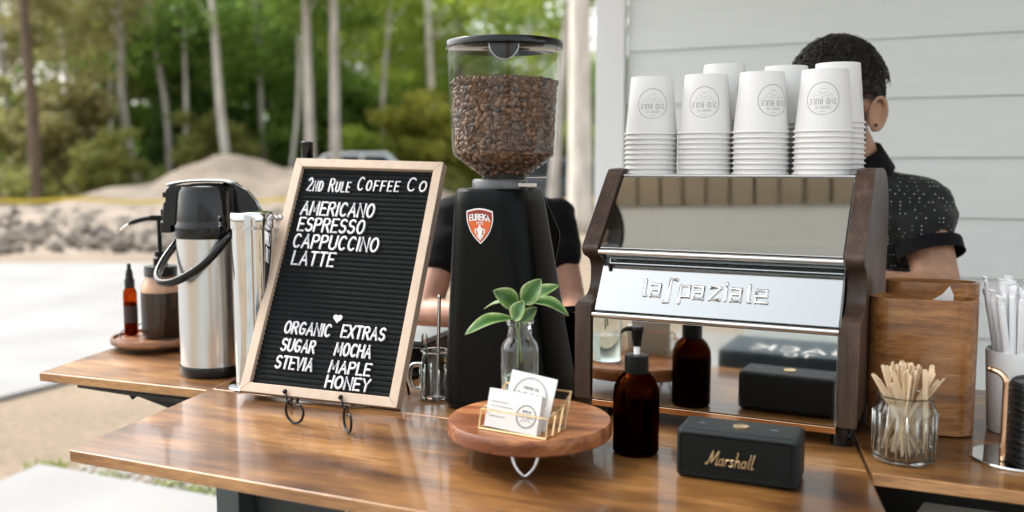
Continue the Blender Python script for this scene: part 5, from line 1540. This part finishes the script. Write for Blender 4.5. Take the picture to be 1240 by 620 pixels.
# sleeve ends flat: cuff bands
cf = MB(); dd = (elb - shL).normalized(); ce = sl_e + dd * .060
cf.tube([ce - dd * .030, ce - dd * .028, ce - dd * .003, ce], [.0672, .0684, .0684, .0672], 40, cap=False)
cf.tube([ce, ce - dd * .02], [.0698, .066], 40, cap=False)
cf.build('sleeve_cuff', m_tee, man, smooth='auto')
cl = MB(); ring = []
nd = ((hc - O + V((.035, .055, -.055))) - nb0).normalized(); c_c = nb0 + nd * .012 + V((0, 0, .005))
cl.tube([c_c - nd * .03, c_c + nd * .008, c_c + nd * .028], [.076, .068, .064], 32, cap=False)
o = cl.build('collar', m_tee, man, smooth=True); md = o.modifiers.new('s', 'SOLIDIFY'); md.thickness = .004
# eyes, glasses, beard, hair
ey = MB()
for sx in (-1, 1): ey.ball(P(sx * .030, -.072, .012), .0115, 12, 10)
ey = ey.build('eyes', pr('eye_white', (.5, .47, .44), .2), man, smooth=True)
m_iris = pr('iris', (.03, .015, .008), .1); ir = MB()
for sx in (-1, 1): ir.ball(P(sx * .030, -.0795, .010), .0058, 10, 8)
ir.build('iris', m_iris, ey, smooth=True)
lids = MB()
for sx in (-1, 1): lids.ball(P(sx * .030, -.0715, .0165), (.0145, .0145, .009), 12, 8, Mh)
lids.build('eyelids', m_skin, man, smooth=True)
gl = MB()
for sx in (-1, 1):
    gl.tube([P(sx * .031 + .023 * math.cos(a), -.098 + .004 * abs(sx * .031 + .023 * math.cos(a)) / .05, .010 + .017 * math.sin(a)) for a in [2 * PI * k / 20 for k in range(21)]], .0022, 6)
    gl.tube([P(sx * .054, -.094, .016), P(sx * .072, -.06, .016), P(sx * .0815, .0, .014), P(sx * .082, .018, .004)], .0026, 6)
gl.tube([P(-.008, -.1, .014), P(.008, -.1, .014)], .002, 6)
gl.build('glasses', m_glossblk, man, smooth=True)
er = MB(); er.ball(P(.084, .004, -.040), .0035, 8, 6); er.build('ear_stud', m_glossblk, man, smooth=True)
random.seed(9)
hr = MB()
hm_ = MB(); M = Mh
capv = []
# scalp cap: ellipsoid part
n_, m_ = 40, 22
vs = []; fs = []
for j in range(m_ + 1):
    for i in range(n_):
        th = 2 * PI * i / n_; ph = PI / 2 - (PI * .62) * j / m_
        front = -math.sin(th)      # local -y = face
        lim = -.25 if front < .2 else .42
        x = .080 * math.cos(ph) * math.cos(th); y = .012 + .101 * math.cos(ph) * math.sin(th); z = .026 + .101 * math.sin(ph)
        fz = -.035 if front < .0 else (.02 if front < .55 else .052)
        if abs(math.cos(th)) > .75 and -.6 < math.sin(th) < .35: fz = max(fz, .010)
        z = max(z, fz)
        nzv = noise.noise(V((x, y, z)) * 45) * .006
        vs.append(P(x * (1 + nzv * 8), y * (1 + nzv * 8), z + nzv))
for j in range(m_):
    for i in range(n_):
        fs.append((j * n_ + i, (j + 1) * n_ + i, (j + 1) * n_ + (i + 1) % n_, j * n_ + (i + 1) % n_))
hr.add(vs, fs)
for i in range(8500):
    th = random.uniform(0, 2 * PI); ph = math.asin(random.uniform(-.35, 1)); front = -math.sin(th)
    x = .078 * math.cos(ph) * math.cos(th); y = .012 + .099 * math.cos(ph) * math.sin(th); z = .026 + .099 * math.sin(ph)
    fz = -.04 if front < .0 else (.02 if front < .55 else .055)
    if abs(math.cos(th)) > .75 and -.6 < math.sin(th) < .35: fz = max(fz, .012)
    if z < fz: continue
    nn = V((x / .078 ** 2, (y - .012) / .099 ** 2, (z - .026) / .099 ** 2)).normalized()
    tg = V((random.gauss(0, 1), random.gauss(0, 1), random.gauss(0, .6) - .3)); tg = (tg - nn * tg.dot(nn)).normalized()
    ln_ = random.uniform(.011, .022) * (1.2 if z > .05 else .5)
    p = V((x, y, z)); bi = nn.cross(tg); cu = random.uniform(-1, 1)
    pts = [p, p + nn * ln_ * .35 + tg * ln_ * .3, p + nn * ln_ * .5 + tg * ln_ * .8 + bi * ln_ * .25 * cu, p + nn * ln_ * .3 + tg * ln_ * 1.15 + bi * ln_ * .7 * cu]
    hr.tube([P(*q) for q in pts], [.0009, .0009, .0007, .0003], 3, cap=False)
hr.build('hair', m_hair, man, smooth=True)
bd_ = MB()
for i in range(3600):
    th = random.uniform(-1.45, 1.45); z = random.uniform(-.098, -.028 + .05 * max(0, abs(th) - .9) * 1.8)
    rx = .066 - .010 * max(0, (-z - .05)) / .05; ry = .088
    if abs(th) < .28 and z > -.062: 
        if random.random() < .5 or z > -.034: continue
    x = rx * math.sin(th) * (1 - .35 * max(0, -z - .06) / .04); y = -ry * math.cos(th) * (1 - .12 * max(0, -z - .06) / .04) + .004
    p = V((x, y, z)); nn = V((math.sin(th), -math.cos(th), -.3)).normalized()
    bd_.tube([P(*p), P(*(p + nn * .003 + V((0, 0, -.005)))), P(*(p + nn * .004 + V((0, 0, -.011))))], [.001, .0009, .0004], 3, cap=False)
bd_.build('beard', m_hair, man)
tr2 = MB(); capsule(tr2, (.0, .08, .93), (.0, .08, .90), .140, .135)
for sx in (-1, 1): capsule(tr2, (sx * .085, .08, .90), (sx * .10, .08, .52), .098, .07); capsule(tr2, (sx * .10, .08, .52), (sx * .10, .10, .11), .07, .062)
remesh(tr2, 'trousers', pr('denim', (.03, .04, .07), .9), .009, 4, man)

# ---- woman behind the grinder
wo = empty('person', (-.01, 2.32, 0), 0, 'woman in a plain black T-shirt behind the grinder, her face hidden by the bean hopper', 'person')
O = V((-.01, 2.32, 0)); bg = MB()
hc2 = V((-.012, 2.27, 1.375)); P2, M2 = head_geo(bg, hc2 - O, (.1, -.9, -.35), (0, 0, 1), .92)
nb2 = V((-.01, 2.32, 1.235)) - O
capsule(bg, hc2 - O + V((0, .03, -.05)), nb2, .046, .05)
A1 = V((-.150, 2.31, 1.185)) - O; A2 = V((.104, 2.31, 1.185)) - O
E1 = V((-.208, 2.20, .965)) - O; E2_ = V((.146, 2.24, .985)) - O; W1 = V((-.02, 2.06, .985)) - O; W2 = V((.135, 2.03, .965)) - O
capsule(bg, A1, E1, .044, .036); capsule(bg, E1, W1, .038, .026); hand_geo(bg, W1, (1, -.3, 0), (0, 0, 1), .9, .7)
capsule(bg, A2, E2_, .044, .035); capsule(bg, E2_, W2, .037, .025); hand_geo(bg, W2, (0, -1, .05), (0, .1, 1), .9, .7)
capsule(bg, (0, .0, 1.12), (0, .02, .88), .105, .10)
for sx in (-1, 1):
    capsule(bg, (sx * .085, .02, .86), (sx * .09, .02, .48), .082, .05); capsule(bg, (sx * .09, .02, .48), (sx * .09, .04, .09), .05, .034); bg.ball((sx * .09, .0, .035), (.04, .10, .035), 12, 8)
remesh(bg, 'body', m_skin2, .005, 3, wo)
tg_ = MB(); capsule(tg_, (0, .01, 1.19), (0, .01, 1.05), .085, .125); capsule(tg_, (0, .0, 1.1), (0, .02, .88), .122, .118)
capsule(tg_, nb2 + V((-.01, 0, -.03)), A1, .052, .056); capsule(tg_, nb2 + V((.01, 0, -.03)), A2, .052, .056)
capsule(tg_, A1, A1 + (E1 - A1) * .42, .057, .056); capsule(tg_, A2, A2 + (E2_ - A2) * .42, .057, .056)
remesh(tg_, 't_shirt', m_tee, .006, 6, wo, .008)
hw2 = MB()
for j in range(15):
    pass
hw2.ball(P2(0, .022, .035), (.080, .094, .090), 24, 16, M2); hw2.ball(P2(0, .10, .01), (.035, .035, .035), 14, 10, M2)
random.seed(4)
for i in range(3800):
    th = random.uniform(0, 2 * PI); ph = math.asin(random.uniform(-.1, 1)); p = V((.079 * math.cos(ph) * math.cos(th), .022 + .094 * math.cos(ph) * math.sin(th), .035 + .090 * math.sin(ph)))
    if p.y < -.045 and p.z < .075: continue
    q = V((p.x * .5, .11, .02)); nn = V((p.x / .08, (p.y - .02) / .09, (p.z - .035) / .09)).normalized()
    mid_ = p.lerp(q, .25) + nn * .012; e_ = p.lerp(q, .45) + nn * .012
    hw2.tube([P2(*p), P2(*mid_), P2(*e_)], [.0012, .0011, .0005], 3, cap=False)
hw2.build('hair', pr('brown_hair', (.022, .011, .006), .4), wo, smooth=True)
ey = MB()
for sx in (-1, 1): ey.ball(P2(sx * .030, -.072, .008), .011, 12, 10)
ey = ey.build('eyes', pr('eye_white2', (.5, .47, .44), .2), wo, smooth=True)
ir = MB()
for sx in (-1, 1): ir.ball(P2(sx * .030, -.0795, .006), .0056, 10, 8)
ir.build('iris', m_iris, ey, smooth=True)
lids = MB()
for sx in (-1, 1): lids.ball(P2(sx * .030, -.0715, .0125), (.0135, .0135, .0085), 12, 8, M2)
lids.build('eyelids', m_skin2, wo, smooth=True)
tr2 = MB(); capsule(tr2, (0, .02, .90), (0, .02, .86), .12, .12)
for sx in (-1, 1): capsule(tr2, (sx * .08, .02, .86), (sx * .09, .02, .48), .09, .06); capsule(tr2, (sx * .09, .02, .48), (sx * .09, .04, .1), .06, .05)
remesh(tr2, 'trousers', pr('black_denim', (.015, .015, .018), .9), .009, 4, wo)

# ================================================================== LIGHT, WORLD, CAMERA
SUN_EL, SUN_AZ = R(52), R(-62)       # azimuth measured from +Y towards +X
dirn = V((math.sin(SUN_AZ) * math.cos(SUN_EL), math.cos(SUN_AZ) * math.cos(SUN_EL), math.sin(SUN_EL)))
s = bpy.data.lights.new('sun', 'SUN'); s.energy = .8; s.angle = R(18); s.color = (1, .96, .90)
so_ = bpy.data.objects.new('sun', s); col.objects.link(so_); so_.rotation_euler = dirn.to_track_quat('Z', 'Y').to_euler(); so_.location = (0, 0, 20)
w = bpy.data.worlds.new('World'); sc.world = w; w.use_nodes = True; nt = w.node_tree; nt.nodes.clear(); L = nt.links.new
sky = nt.nodes.new('ShaderNodeTexSky'); sky.sky_type = 'NISHITA'; sky.sun_disc = False; sky.sun_elevation = SUN_EL; sky.sun_rotation = SUN_AZ; sky.dust_density = 5; sky.air_density = 1.2; sky.ozone_density = 1
hs = nt.nodes.new('ShaderNodeHueSaturation'); hs.inputs['Saturation'].default_value = .22
bgk = nt.nodes.new('ShaderNodeBackground'); bgk.inputs[1].default_value = .15; wo_ = nt.nodes.new('ShaderNodeOutputWorld')
L(sky.outputs[0], hs.inputs['Color']); L(hs.outputs[0], bgk.inputs[0]); L(bgk.outputs[0], wo_.inputs[0])

cd = bpy.data.cameras.new('camera'); co = bpy.data.objects.new('camera', cd); col.objects.link(co)
co.location = CAM; co.rotation_euler = (PI / 2 - TH, 0, 0)
cd.sensor_width = 36; cd.lens = F / 1240 * 36; cd.clip_start = .05; cd.clip_end = 500
cd.dof.use_dof = True; cd.dof.focus_distance = 1.56; cd.dof.aperture_fstop = 2.3
sc.camera = co
sc.view_settings.view_transform = 'Standard'; sc.view_settings.look = 'None'; sc.view_settings.exposure = 1.62; sc.view_settings.gamma = 1
sc.cycles.use_denoising = True
sc.cycles.max_bounces = 14; sc.cycles.transparent_max_bounces = 16; sc.cycles.transmission_bounces = 12; sc.cycles.glossy_bounces = 6
sc.cycles.caustics_reflective = True; sc.cycles.caustics_refractive = True; sc.cycles.sample_clamp_indirect = 8
